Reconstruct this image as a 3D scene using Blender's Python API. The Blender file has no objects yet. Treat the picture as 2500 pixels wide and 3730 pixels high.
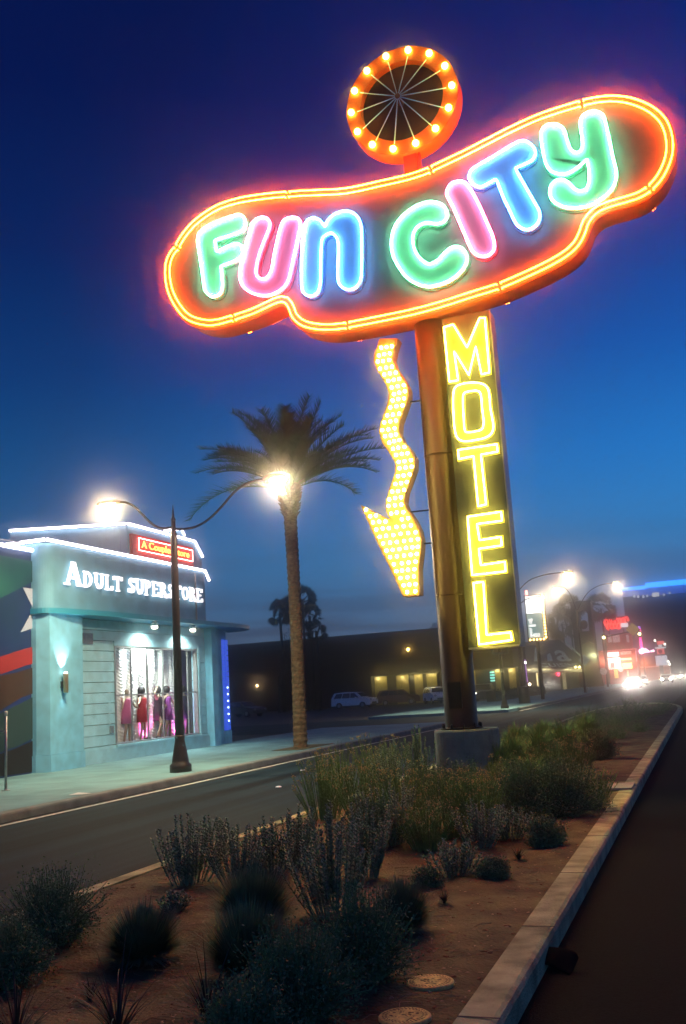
import bpy, math, random
from math import sin, cos, pi, sqrt, radians, atan2
from mathutils import Vector, Matrix
random.seed(7)
S = bpy.context.scene
COL = S.collection

# ------------------------------------------------------------------ camera (median of a boulevard, street runs along +Y)
F, H, W0, H0 = 3560.0, 1.7, 1250.0, 1865.0
_r1 = Vector((1320, -575, -F)); _r2 = Vector((0, -657, -F))
_u = _r2.cross(_r1).normalized()
if _u.y < 0: _u = -_u
_y = _r1.normalized(); _x = _y.cross(_u)
RM = Matrix((_x, _y, _u))
CAM = Vector((0, 0, H))
def ray(px, py): return RM @ Vector((px - W0, H0 - py, -F))
def G(px, py, z=0.0):
    d = ray(px, py); return CAM + d * ((z - H) / d.z)
def aX(px, py, X):
    d = ray(px, py); return CAM + d * (X / d.x)
def aY(px, py, Y):
    d = ray(px, py); return CAM + d * (Y / d.y)
cd = bpy.data.cameras.new("camera"); cam = bpy.data.objects.new("camera", cd); COL.objects.link(cam)
cam.matrix_world = Matrix.Translation(CAM) @ RM.to_4x4()
cd.sensor_fit = 'VERTICAL'; cd.sensor_height = 36.0; cd.sensor_width = 24.13; cd.lens = F / 3730 * 36.0
cd.clip_start = 0.05; cd.clip_end = 6000
S.camera = cam
S.view_settings.view_transform = 'Standard'; S.view_settings.look = 'None'
S.view_settings.exposure = 0.0; S.view_settings.gamma = 1.0
S.cycles.use_denoising = True
S.cycles.max_bounces = 6; S.cycles.diffuse_bounces = 2; S.cycles.glossy_bounces = 2
S.cycles.transmission_bounces = 3; S.cycles.volume_bounces = 4; S.cycles.transparent_max_bounces = 8
S.cycles.sample_clamp_indirect = 20.0
S.cycles.caustics_reflective = False; S.cycles.caustics_refractive = False

# ------------------------------------------------------------------ dusk sky (no sun: it is below the horizon)
def srgb(r, g, b):
    f = lambda c: ((c / 255) / 12.92 if c / 255 <= 0.04045 else ((c / 255 + 0.055) / 1.055) ** 2.4)
    return (f(r), f(g), f(b), 1.0)
wd = bpy.data.worlds.new("World"); S.world = wd; wd.use_nodes = True
nt = wd.node_tree; nt.nodes.clear(); N = nt.nodes.new; L = nt.links.new
tc = N('ShaderNodeTexCoord'); sep = N('ShaderNodeSeparateXYZ'); L(tc.outputs['Generated'], sep.inputs[0])
ramp = N('ShaderNodeValToRGB'); L(sep.outputs['Z'], ramp.inputs[0])
stops = [(0.0, (82, 82, 98)), (0.045, (76, 92, 116)), (0.085, (60, 98, 138)), (0.14, (40, 104, 158)), (0.22, (26, 94, 160)),
         (0.32, (16, 68, 138)), (0.43, (10, 44, 112)), (0.56, (7, 28, 92)), (1.0, (5, 15, 60))]
el = ramp.color_ramp.elements
while len(el) < len(stops): el.new(0.5)
for e, (p, c) in zip(el, stops): e.position = p; e.color = srgb(*c)
dot = N('ShaderNodeVectorMath'); dot.operation = 'DOT_PRODUCT'; L(tc.outputs['Generated'], dot.inputs[0])
dot.inputs[1].default_value = Vector((0.45, 0.89, 0.0)).normalized()
mr = N('ShaderNodeMapRange'); L(dot.outputs['Value'], mr.inputs[0])
mr.inputs[1].default_value = 0.45; mr.inputs[2].default_value = 0.90; mr.inputs[3].default_value = 0.72; mr.inputs[4].default_value = 1.75
mr2 = N('ShaderNodeMapRange'); L(dot.outputs['Value'], mr2.inputs[0])
mr2.inputs[1].default_value = 0.25; mr2.inputs[2].default_value = -0.5; mr2.inputs[3].default_value = 0.0; mr2.inputs[4].default_value = 0.5
sm = N('ShaderNodeMath'); sm.operation = 'ADD'; L(mr.outputs[0], sm.inputs[0]); L(mr2.outputs[0], sm.inputs[1])
mul = N('ShaderNodeMixRGB'); mul.blend_type = 'MULTIPLY'; mul.inputs[0].default_value = 1; L(ramp.outputs[0], mul.inputs[1]); L(sm.outputs[0], mul.inputs[2])
mp = N('ShaderNodeMapping'); mp.inputs['Scale'].default_value = (1.6, 1.6, 26); mp.inputs['Rotation'].default_value = (0.03, -0.02, 0)
L(tc.outputs['Generated'], mp.inputs[0])
nz = N('ShaderNodeTexNoise'); nz.inputs['Scale'].default_value = 2.2; nz.inputs['Detail'].default_value = 5; L(mp.outputs[0], nz.inputs[0])
cr = N('ShaderNodeValToRGB'); cr.color_ramp.elements[0].position = 0.46; cr.color_ramp.elements[1].position = 0.58; L(nz.outputs[0], cr.inputs[0])
lo = N('ShaderNodeMapRange'); L(sep.outputs['Z'], lo.inputs[0])
lo.inputs[1].default_value = 0.17; lo.inputs[2].default_value = 0.03; lo.inputs[3].default_value = 0.0; lo.inputs[4].default_value = 0.8
mf = N('ShaderNodeMath'); mf.operation = 'MULTIPLY'; L(cr.outputs[0], mf.inputs[0]); L(lo.outputs[0], mf.inputs[1])
cl = N('ShaderNodeMixRGB'); cl.inputs[2].default_value = srgb(48, 50, 72); L(mf.outputs[0], cl.inputs[0]); L(mul.outputs[0], cl.inputs[1])
bg = N('ShaderNodeBackground'); bg.inputs['Strength'].default_value = 1.0; L(cl.outputs[0], bg.inputs['Color'])
wo = N('ShaderNodeOutputWorld'); L(bg.outputs[0], wo.inputs[0])

# ------------------------------------------------------------------ materials
_M = {}
def mat(name, col, rough=0.7, var=0.0, scale=6.0, bump=0.0, metal=0.0, stretch=(1, 1, 1), col2=None, spec=0.4, detail=6, bscale=None):
    if name in _M: return _M[name]
    m = bpy.data.materials.new(name); m.use_nodes = True; t = m.node_tree; b = t.nodes['Principled BSDF']
    b.inputs['Base Color'].default_value = (*col, 1); b.inputs['Roughness'].default_value = rough
    b.inputs['Metallic'].default_value = metal; b.inputs['Specular IOR Level'].default_value = spec
    if var > 0 or bump > 0:
        c = t.nodes.new('ShaderNodeTexCoord'); p = t.nodes.new('ShaderNodeMapping'); p.inputs['Scale'].default_value = stretch
        t.links.new(c.outputs['Object'], p.inputs[0])
        n = t.nodes.new('ShaderNodeTexNoise'); n.inputs['Scale'].default_value = scale; n.inputs['Detail'].default_value = detail
        t.links.new(p.outputs[0], n.inputs[0])
        if var > 0:
            r = t.nodes.new('ShaderNodeValToRGB')
            c2 = col2 or tuple(x * (1 - var) for x in col)
            r.color_ramp.elements[0].color = (*c2, 1); r.color_ramp.elements[1].color = (*[min(1, x * (1 + var * .6)) for x in col], 1)
            r.color_ramp.elements[0].position = 0.33; r.color_ramp.elements[1].position = 0.68
            t.links.new(n.outputs[0], r.inputs[0]); t.links.new(r.outputs[0], b.inputs['Base Color'])
        if bump > 0:
            n2 = t.nodes.new('ShaderNodeTexNoise'); n2.inputs['Scale'].default_value = bscale or scale * 4; n2.inputs['Detail'].default_value = 4
            t.links.new(p.outputs[0], n2.inputs[0])
            bp = t.nodes.new('ShaderNodeBump'); bp.inputs['Strength'].default_value = bump; bp.inputs['Distance'].default_value = 0.02
            t.links.new(n2.outputs[0], bp.inputs['Height']); t.links.new(bp.outputs[0], b.inputs['Normal'])
    _M[name] = m; return m
def emis(name, col, strength, base=(0.5, 0.5, 0.5)):
    if name in _M: return _M[name]
    m = bpy.data.materials.new(name); m.use_nodes = True; t = m.node_tree; b = t.nodes['Principled BSDF']
    b.inputs['Base Color'].default_value = (*base, 1); b.inputs['Roughness'].default_value = 0.4
    b.inputs['Emission Color'].default_value = (*col, 1); b.inputs['Emission Strength'].default_value = strength
    _M[name] = m; return m

# ------------------------------------------------------------------ mesh builder
class MB:
    def __init__(s): s.v = []; s.f = []; s.n = 0
    def add(s, vs, fs):
        o = len(s.v); s.v += [tuple(v) for v in vs]; s.f += [tuple(o + i for i in f) for f in fs]; return s
    def box(s, x0, y0, z0, x1, y1, z1):
        v = [(x0, y0, z0), (x1, y0, z0), (x1, y1, z0), (x0, y1, z0), (x0, y0, z1), (x1, y0, z1), (x1, y1, z1), (x0, y1, z1)]
        return s.add(v, [(0, 3, 2, 1), (4, 5, 6, 7), (0, 1, 5, 4), (1, 2, 6, 5), (2, 3, 7, 6), (3, 0, 4, 7)])
    def tube(s, pts, r, n=8, closed=False, cap=True):
        pts = [Vector(p) for p in pts]; k = len(pts); rr = r if isinstance(r, (list, tuple)) else [r] * k
        vs = []; ref = None
        for i, p in enumerate(pts):
            a = pts[(i - 1) % k] if (closed or i > 0) else p; b = pts[(i + 1) % k] if (closed or i < k - 1) else p
            t = (b - a)
            if t.length < 1e-9: t = Vector((0, 0, 1))
            t.normalize()
            if ref is None: ref = Vector((0, 1, 0)) if abs(t.y) < 0.9 else Vector((1, 0, 0))
            e1 = (ref - t * ref.dot(t)).normalized(); e2 = t.cross(e1); ref = e1
            for j in range(n):
                th = 2 * pi * j / n; vs.append(p + (e1 * cos(th) + e2 * sin(th)) * rr[i])
        fs = []
        for i in range(k if closed else k - 1):
            for j in range(n):
                a = i * n + j; b = i * n + (j + 1) % n; c = ((i + 1) % k) * n + (j + 1) % n; d = ((i + 1) % k) * n + j
                fs.append((a, b, c, d))
        if cap and not closed:
            fs.append(tuple(range(n - 1, -1, -1))); fs.append(tuple((k - 1) * n + j for j in range(n)))
        return s.add(vs, fs)
    def lathe(s, c, prof, n=20):
        vs = []; fs = []
        for (r, z) in prof:
            for j in range(n): vs.append((c[0] + r * cos(2 * pi * j / n), c[1] + r * sin(2 * pi * j / n), c[2] + z))
        for i in range(len(prof) - 1):
            for j in range(n): fs.append((i * n + j, i * n + (j + 1) % n, (i + 1) * n + (j + 1) % n, (i + 1) * n + j))
        fs.append(tuple(range(n - 1, -1, -1))); fs.append(tuple((len(prof) - 1) * n + j for j in range(n)))
        return s.add(vs, fs)
    def ball(s, c, r, n=10, m=6, sq=(1, 1, 1)):
        vs = [(c[0], c[1], c[2] - r * sq[2])]; fs = []
        for i in range(1, m):
            ph = -pi / 2 + pi * i / m
            for j in range(n): vs.append((c[0] + r * sq[0] * cos(ph) * cos(2 * pi * j / n), c[1] + r * sq[1] * cos(ph) * sin(2 * pi * j / n), c[2] + r * sq[2] * sin(ph)))
        vs.append((c[0], c[1], c[2] + r * sq[2])); t = len(vs) - 1
        for j in range(n): fs.append((0, 1 + (j + 1) % n, 1 + j)); fs.append((t, t - n + j, t - n + (j + 1) % n))
        for i in range(m - 2):
            for j in range(n): a = 1 + i * n + j; b = 1 + i * n + (j + 1) % n; fs.append((a, b, b + n, a + n))
        return s.add(vs, fs)
    def prism(s, poly, ax, d0, d1):
        """poly: 2-D outline. ax 'Y': (x,z) extruded from y=d0 to d1;  'X': (y,z);  'Z': (x,y)"""
        mk = {'Y': lambda p, d: (p[0], d, p[1]), 'X': lambda p, d: (d, p[0], p[1]), 'Z': lambda p, d: (p[0], p[1], d)}[ax]
        k = len(poly); a = sum(poly[i][0] * poly[(i + 1) % k][1] - poly[(i + 1) % k][0] * poly[i][1] for i in range(k))
        if a < 0: poly = poly[::-1]
        vs = [mk(p, d0) for p in poly] + [mk(p, d1) for p in poly]
        fs = [tuple(range(k)), tuple(range(2 * k - 1, k - 1, -1))] + [(i, k + i, k + (i + 1) % k, (i + 1) % k) for i in range(k)]
        if (ax == 'Y') != (d0 < d1): fs = [f[::-1] for f in fs]
        return s.add(vs, fs)
    def build(s, name, m, parent=None, smooth=False, loc=None):
        o0 = Vector((0, 0, 0))
        if parent is not None:
            q = parent
            while q is not None: o0 += q.location; q = q.parent
        elif loc is not None: o0 = Vector(loc)
        me = bpy.data.meshes.new(name); me.from_pydata([(x - o0.x, y - o0.y, z - o0.z) for x, y, z in s.v], [], s.f); me.update()
        if m: me.materials.append(m)
        if smooth: me.polygons.foreach_set('use_smooth', [True] * len(me.polygons))
        o = bpy.data.objects.new(name, me); COL.objects.link(o)
        if parent is not None: o.parent = parent
        elif loc is not None: o.location = loc
        return o
def tag(o, label=None, cat=None, group=None, kind=None):
    if label: o['label'] = label
    if cat: o['category'] = cat
    if group: o['group'] = group
    if kind: o['kind'] = kind
    return o
def empty(name, loc, label, cat, group=None):
    o = bpy.data.objects.new(name, None); o.empty_display_size = 0.3; o.location = loc; COL.objects.link(o)
    return tag(o, label, cat, group)
def copy_tree(o, loc, rz=0.0, label=None, group=None, parent=None):
    c = o.copy(); COL.objects.link(c)
    if parent is None:
        c.location = loc; c.rotation_euler = (0, 0, rz)
        if label: c['label'] = label
        if group: c['group'] = group
    else: c.parent = parent
    for ch in list(o.children): copy_tree(ch, None, parent=c)
    return c
def smooth_closed(P, sub=6, per=None):
    k = len(P); out = []
    for i in range(k):
        p0, p1, p2, p3 = P[i - 1], P[i], P[(i + 1) % k], P[(i + 2) % k]
        for j in range(sub):
            t = j / sub
            out.append(tuple(0.5 * (2 * b + (c - a) * t + (2 * a - 5 * b + 4 * c - d) * t * t + (3 * b - a - 3 * c + d) * t ** 3) for a, b, c, d in zip(p0, p1, p2, p3)))
    return out
def smooth_open(P, sub=6):
    out = []
    for i in range(len(P) - 1):
        p0, p1, p2, p3 = P[max(i - 1, 0)], P[i], P[i + 1], P[min(i + 2, len(P) - 1)]
        for j in range(sub):
            t = j / sub
            out.append(tuple(0.5 * (2 * b + (c - a) * t + (2 * a - 5 * b + 4 * c - d) * t * t + (3 * b - a - 3 * c + d) * t ** 3) for a, b, c, d in zip(p0, p1, p2, p3)))
    out.append(tuple(P[-1])); return out
def offset(P, d):
    k = len(P); a = sum(P[i][0] * P[(i + 1) % k][1] - P[(i + 1) % k][0] * P[i][1] for i in range(k)); sg = 1 if a > 0 else -1
    out = []
    for i in range(k):
        x0, z0 = P[i - 1]; x1, z1 = P[i]; x2, z2 = P[(i + 1) % k]
        n1 = Vector((z1 - z0, x0 - x1)); n2 = Vector((z2 - z1, x1 - x2))
        if n1.length: n1.normalize()
        if n2.length: n2.normalize()
        n = n1 + n2
        if n.length < 1e-6: n = n1
        n.normalize(); c = max(0.5, n.dot(n1)); out.append((x1 + n.x * d * sg / c, z1 + n.y * d * sg / c))
    return out
def mitre(P, d): return offset(P, d)
def text_mesh(name, body, size, m, parent, M4, extrude=0.01, shear=0.0, spacing=1.0, width=None):
    cu = bpy.data.curves.new(name, 'FONT'); cu.body = body; cu.size = size; cu.extrude = extrude; cu.shear = shear; cu.space_character = spacing
    cu.align_x = 'LEFT'; cu.offset = size * 0.012
    t = bpy.data.objects.new(name, cu); COL.objects.link(t)
    dg = bpy.context.evaluated_depsgraph_get(); dg.update()
    me = bpy.data.meshes.new_from_object(t.evaluated_get(dg)); bpy.data.objects.remove(t, do_unlink=True)
    if width:
        xs = [v.co.x for v in me.vertices]; w = max(xs) - min(xs)
        me.transform(Matrix.Diagonal((width / w, 1, 1, 1)))
    me.transform(M4)
    o0 = Vector((0, 0, 0)); q = parent
    while q is not None: o0 += q.location; q = q.parent
    me.transform(Matrix.Translation(-o0))
    me.materials.clear(); me.materials.append(m)
    o = bpy.data.objects.new(name, me); COL.objects.link(o); o.parent = parent; return o
# frames for writing: on a wall facing +X (reads along +Y) and on a wall facing -Y (reads along +X)
def onX(x, y, z): return Matrix(((0, 0, 1, x), (1, 0, 0, y), (0, 1, 0, z), (0, 0, 0, 1)))
def onY(x, y, z): return Matrix(((1, 0, 0, x), (0, 0, -1, y), (0, 1, 0, z), (0, 0, 0, 1)))
def light(name, kind, loc, power, col, parent=None, radius=0.15, spot=None, size=None, direction=(0, 0, -1), blend=0.6):
    ld = bpy.data.lights.new(name, kind); ld.energy = power; ld.color = col

    if kind in ('POINT', 'SPOT'): ld.shadow_soft_size = radius
    if kind == 'SPOT': ld.spot_size = spot; ld.spot_blend = blend
    if kind == 'AREA': ld.shape = 'DISK'; ld.size = size
    o = bpy.data.objects.new(name, ld); COL.objects.link(o)
    o.location = Vector(loc) - (parent.location if parent else Vector((0, 0, 0)))
    o.rotation_euler = Vector(direction).to_track_quat('-Z', 'Y').to_euler()
    if parent: o.parent = parent
    return o

# ------------------------------------------------------------------ palette
M_asph = mat('asphalt', (0.008, 0.024, 0.036), 0.85, 0.8, 1.0, 0.5, stretch=(2.2, 0.03, 1), bscale=60, spec=0.15, detail=3)
M_asph2 = mat('asphalt_dark', (0.006, 0.009, 0.011), 0.95, 0.3, 30, 0.6, bscale=90, spec=0.08)
M_walk = mat('concrete_walk', (0.15, 0.31, 0.34), 0.85, 0.22, 1.1, 0.3, bscale=40)
M_kerb = mat('kerb_concrete', (0.42, 0.50, 0.28), 0.9, 0.5, 4, 0.7, bscale=60, detail=12)
M_soil = mat('red_soil', (0.135, 0.135, 0.058), 0.95, 0.6, 3.0, 1.0, bscale=38, col2=(0.06, 0.045, 0.022), detail=12)
M_lot = mat('lot_ground', (0.05, 0.048, 0.045), 0.9, 0.3, 0.5, 0.3)
M_white = mat('white_marking', (0.6, 0.6, 0.56), 0.7, 0.3, 9)
M_steel = mat('galvanised', (0.35, 0.37, 0.37), 0.45, 0.2, 14, metal=0.7)
M_black = mat('black_paint', (0.018, 0.017, 0.016), 0.35, spec=0.5)
M_pole = mat('pole_paint', (0.030, 0.017, 0.005), 0.42, 0.15, 3, spec=0.35)
M_face = mat('sign_face', (0.07, 0.062, 0.07), 0.55, 0.12, 5)
M_side = mat('sign_side', (0.32, 0.10, 0.025), 0.5, 0.1, 4)
M_conc = mat('footing_concrete', (0.22, 0.30, 0.26), 0.9, 0.25, 4, 0.4)
M_panel = mat('motel_panel', (0.05, 0.075, 0.078), 0.6, 0.15, 4)
M_yel = mat('yellow_letter_paint', (0.55, 0.47, 0.11), 0.5)
M_ayel = mat('arrow_paint', (0.22, 0.155, 0.03), 0.5)
M_aside = mat('arrow_side_paint', (0.34, 0.20, 0.04), 0.5)
M_wall = mat('store_paint', (0.34, 0.63, 0.74), 0.8, 0.14, 3, 0.25, bscale=50, detail=10)
M_pil = mat('pillar_paint', (0.21, 0.55, 0.74), 0.8, 0.16, 3, 0.4, bscale=60, detail=10)
M_fas = mat('fascia_paint', (0.17, 0.41, 0.56), 0.8, 0.14, 2.2, 0.3, bscale=60, detail=10)
M_band = mat('canopy_band_paint', (0.04, 0.30, 0.45), 0.45)
M_dark = mat('dark_wall', (0.022, 0.019, 0.017), 0.9, 0.2, 0.8)

# ------------------------------------------------------------------ ground, roads, kerbs
def sheet(name, pts, z, m, kind='structure'):
    b = MB(); b.add([(x, y, z) for x, y in pts], [tuple(range(len(pts)))])
    return tag(b.build(name, m), kind=kind)
sheet('ground', [(-1500, -60), (1500, -60), (1500, 3000), (-1500, 3000)], -0.03, M_lot)
sheet('road_oncoming', [(-10.72, -20), (-4.6, -20), (-4.6, 600), (-10.72, 600)], 0.0, M_asph)
sheet('road_near', [(-1.9, -20), (14, -20), (14, 600), (-1.9, 600)], 0.004, M_asph2)
sheet('road_middle', [(-4.6, 57), (-1.9, 57), (-1.9, 600), (-4.6, 600)], -0.004, M_asph)
# side street and lot beyond the palm
sheet('side_street', [(-60, 43), (-10.72, 43), (-10.72, 57), (-60, 57)], -0.002, M_asph)
def kerb_run(name, pts, w=0.16, z0=-0.02, z1=0.15, closed=False, lip=0.0, m=M_kerb):
    """kerb: swept profile with rolled upper edge along pts; left side of travel is the paved edge"""
    b = MB(); vs = []; fs = []; k = len(pts)
    prof = [(0, z0), (0, z1 - 0.04), (0.012, z1 - 0.012), (0.035, z1), (w, z1 + 0.004), (w, z0)]
    for i, p in enumerate(pts):
        a = Vector(pts[max(i - 1, 0)]); c = Vector(pts[min(i + 1, k - 1)]); t = (c - a).normalized(); n = Vector((t.y, -t.x))
        for (o, z) in prof: vs.append((p[0] + n.x * o, p[1] + n.y * o, z))
    q = len(prof)
    for i in range(k - 1):
        for j in range(q - 1): fs.append((i * q + j, (i + 1) * q + j, (i + 1) * q + j + 1, i * q + j + 1))
    b.add(vs, fs); return tag(b.build(name, m), kind='structure')
# far sidewalk (left) with kerb, gutter line
b = MB(); b.box(-16.9, -20, -0.02, -10.88, 43, 0.15); tag(b.build('sidewalk', M_walk), kind='structure')
b = MB(); b.box(-19.38, 57, -0.02, -10.88, 190, 0.15); tag(b.build('sidewalk_beyond', M_walk), kind='structure')
M_kerb2 = mat('kerb_far', (0.17, 0.20, 0.19), 0.85, 0.3, 3, 0.4)
kerb_run('sidewalk_kerb', [(-10.70, 43 - 0.7 * i) for i in range(91)], 0.18, m=M_kerb2)
kerb_run('sidewalk_kerb_beyond', [(-10.70, 420 - 4 * i) for i in range(91)], 0.18, m=M_kerb2)
sheet('edge_line', [(-10.50, -20), (-10.39, -20), (-10.39, 43), (-10.50, 43)], 0.006, M_white)
sheet('edge_line_beyond', [(-10.50, 58), (-10.39, 58), (-10.39, 300), (-10.50, 300)], 0.006, M_white)
# walk joints
b = MB()
M_joint = mat('joint', (0.10, 0.10, 0.09), 0.95)
for y in [x * 1.52 for x in range(0, 28)]:
    b.add([(-16.0, y, 0.1535), (-10.9, y, 0.1535), (-10.9, y + 0.014, 0.1535), (-16.0, y + 0.014, 0.1535)], [(0, 1, 2, 3)])
b.add([(-13.4, -5, 0.1545), (-13.385, -5, 0.1545), (-13.385, 43, 0.1545), (-13.4, 43, 0.1545)], [(0, 1, 2, 3)])
tag(b.build('sidewalk_joints', M_joint), kind='structure')
# median: kerb outline with rounded nose
XR, XL, YN = -1.10, -5.36, 44.0
right = [(XR, -8 + 1.0 * i) for i in range(53)]
nose = []
cxn = (XR + XL) / 2; rx = (XR - XL) / 2
for i in range(1, 24):
    th = pi * i / 24; nose.append((cxn + rx * cos(th), YN + 12.0 * sin(th) ** 1.0))
left = [(XL, YN - 1.0 * i) for i in range(53)]
outline = right + nose + left
kerb_run('median_kerb', outline[::-1], 0.2, m=M_kerb)
# soil bed, real relief
b = MB(); vs = []; fs = []
def soilz(x, y):
    s = 0.0
    for (a, c, d, e) in ((1.3, 0.9, 0.2, .018), (2.9, 2.3, 1.1, .012), (7.1, 6.3, 2.2, .007), (15.7, 13.9, .4, .004)): s += e * sin(a * x + d + 0.7 * sin(c * y)) * cos(c * y + 1.7 * sin(a * x * .6))
    e = min(1, max(0, min(x + 5.2, -1.28 - x) / 0.25)); return 0.135 + s * e + 0.02 * e
ny, nx = 500, 56; lo_x, hi_x = -5.18, -1.28
ys = [-6 + (53 - -6) * (i / ny) ** 1.5 for i in range(ny + 1)]
for y in ys:
    if y <= YN: a, c = lo_x, hi_x
    else:
        t = min(1, (y - YN) / 11.8); w = rx * sqrt(max(0.0001, 1 - t * t)) - 0.18; a, c = cxn - max(w, .05), cxn + max(w, .05)
    for j in range(nx + 1):
        x = a + (c - a) * j / nx; vs.append((x, y, soilz(x, y)))
for i in range(ny):
    for j in range(nx): q = i * (nx + 1) + j; fs.append((q, q + 1, q + nx + 2, q + nx + 1))
b.add(vs, fs); tag(b.build('median_soil', M_soil, smooth=True), kind='structure')
# gravel and chips on the soil
def chips(name, n, m, s0, s1, yr=(3.5, 20), seed=1):
    rnd = random.Random(seed); b = MB()
    for _ in range(n):
        y = yr[0] + (yr[1] - yr[0]) * rnd.random() ** 1.6; x = rnd.uniform(-5.1, -1.33); s = rnd.uniform(s0, s1); z = soilz(x, y)
        a = rnd.random() * pi; c, d = cos(a), sin(a); l = s * rnd.uniform(1, 2.4); h = s * rnd.uniform(.3, .7)
        P = [(-l, -s, 0), (l * .8, -s * .8, 0), (l, s, 0), (-l * .7, s * .9, 0), (-l * .5, -s * .5, h), (l * .5, -s * .4, h * .9), (l * .4, s * .5, h), (-l * .5, s * .4, h * .8)]
        b.add([(x + p[0] * c - p[1] * d, y + p[0] * d + p[1] * c, z - 0.004 + p[2]) for p in P], [(4, 5, 6, 7), (0, 1, 5, 4), (1, 2, 6, 5), (2, 3, 7, 6), (3, 0, 4, 7)])
    return tag(b.build(name, m), 'loose chips scattered over the red median soil', 'gravel', kind='stuff')
chips('gravel', 4200, mat('stone_chip', (0.42, 0.34, 0.22), 0.9, .5, 40), 0.003, 0.012, seed=2)
chips('wood_chips', 3600, mat('wood_chip', (0.17, 0.085, 0.045), 0.95, .5, 40), 0.004, 0.016, seed=3)
def twigs(n, seed):
    rnd = random.Random(seed); b = MB()
    for _ in range(n):
        y = 3.6 + 15 * rnd.random() ** 1.5; x = rnd.uniform(-5.0, -1.36); z = soilz(x, y) + .006; a = rnd.random() * 2 * pi; l = rnd.uniform(.03, .16)
        b.tube([(x, y, z), (x + l * .5 * cos(a), y + l * .5 * sin(a), z + rnd.uniform(0, .02)), (x + l * cos(a + .3), y + l * sin(a + .3), z + .002)], rnd.uniform(.0012, .003), 3)
    return tag(b.build('dead_twigs', mat('dead_twig', (.32, .25, .15), .9)), 'dead twigs littering the median soil', 'twigs', kind='stuff')
twigs(900, 5)
# kerb joints and rubble strip
b = MB()
for y in (3.1, 4.85, 6.62, 8.4, 10.3, 12.1, 14.0, 16.0, 18.0, 20.0, 22.0, 26.0):
    b.box(-1.302, y, 0.1545, -1.095, y + 0.012, 0.1565)
tag(b.build('median_kerb_joints', M_joint), kind='structure')
# gutter dirt of right road
# lane reflectors
for (px, py, lb) in ((1103, 2805, 'white lane reflector dot nearer the tall shrubs'), (1015, 2865, 'white lane reflector dot nearer the camera')):
    p = G(px, py, 0.01); b = MB(); b.lathe((p.x, p.y, 0.0), [(0.06, 0), (0.055, 0.012), (0.03, 0.02), (0.004, 0.022)], 12)
    tag(b.build('road_reflector', emis('reflector', (.9, .95, .95), 0.25, (.8, .8, .8)), smooth=True, loc=(p.x, p.y, 0)), lb, 'reflector', 'dots on the roadway')

# ------------------------------------------------------------------ the motel sign
sign = empty('motel_sign', (-3.67, 15.2, 0.15), 'giant neon motel pole sign with bulb wheel on top rising from a concrete drum', 'neon sign')
PL = MB(); PL.lathe((-3.665, 15.28, 1.0), [(0.262, 0), (0.262, 0.03), (0.255, 0.05), (0.255, 7.0)], 40)
PL.build('pole', M_pole, sign, True)
b = MB(); b.lathe((-3.665, 15.28, 0.93), [(0.33, 0.1), (0.33, 0.125), (0.27, 0.13)], 30)
for i in range(10): a = i * pi / 5; b.lathe((-3.665 + .30 * cos(a), 15.28 + .30 * sin(a), 1.05), [(.022, 0), (.022, .045), (.012, .07)], 6)
b.build('base_flange', M_pole, sign)
for z in (3.1, 5.4): MB().lathe((-3.665, 15.28, z), [(.2555, 0), (.259, .006), (.259, .02), (.2555, .026)], 40).build('weld_collar', M_pole, sign)
b = MB(); b.prism([(-3.77, 1.35), (-3.57, 1.35), (-3.57, 1.75), (-3.77, 1.75)], 'Y', 14.995, 15.04); b.build('access_plate', M_pole, sign)
b = MB(); b.lathe((-3.60, 15.28, 0.1), [(0.50, 0), (0.50, 0.90), (0.49, 0.925), (0.0001, 0.93)], 44); b.build('footing', M_conc, sign, False)
TUBE_RED = emis('neon_orange', (1.0, 0.078, 0.004), 165)
TUBE = {'g': emis('neon_green', (0.20, 1.0, 0.50), 56), 'p': emis('neon_pink', (1.0, 0.24, 0.48), 50), 'b': emis('neon_blue', (0.10, 0.42, 1.0), 68), 'y': emis('neon_yellow', (1.0, 0.74, 0.10), 46)}
PAINT = {'g': mat('letter_green', (0.19, 0.30, 0.22), 0.5), 'p': mat('letter_pink', (0.32, 0.20, 0.24), 0.5), 'b': mat('letter_blue', (0.19, 0.26, 0.34), 0.5)}
EDGE = {'g': mat('letter_edge_green', (0.01, 0.10, 0.06), 0.5), 'p': mat('letter_edge_red', (0.25, 0.01, 0.03), 0.5), 'b': mat('letter_edge_blue', (0.01, 0.04, 0.16), 0.5)}
YT = 14.82
out_px = [(637, 896), (665, 851), (710, 801), (781, 752), (851, 726), (921, 712), (991, 703), (1047, 698), (1131, 693), (1237, 688), (1307, 677), (1377, 661), (1400, 656), (1482, 637), (1547, 616),
          (1565, 608), (1681, 553), (1765, 510), (1849, 467), (1947, 422), (2031, 392), (2101, 371), (2130, 362), (2200, 350), (2263, 350), (2319, 362), (2375, 387), (2417, 422), (2442, 467), (2452, 524), (2445, 580), (2417, 643), (2382, 685), (2340, 716), (2291, 734), (2228, 752), (2179, 773), (2147, 808), (2130, 853), (2109, 892), (2073, 927), (2017, 962), (1933, 1003), (1821, 1051),
          (1716, 1084), (1610, 1118), (1505, 1146), (1400, 1168), (1265, 1194), (1202, 1201), (1145, 1198), (1096, 1184), (1065, 1156), (1054, 1128), (1040, 1104), (1019, 1100), (984, 1114), (921, 1143), (851, 1166), (781, 1184), (724, 1180), (675, 1159), (637, 1114), (612, 1061), (602, 1005), (605, 956), (619, 921)]
def planeY(P, Y): return [(lambda q: (q.x, q.z))(aY(px, py, Y)) for px, py in P]
OUT = smooth_closed(planeY(out_px, YT), 5)
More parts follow.
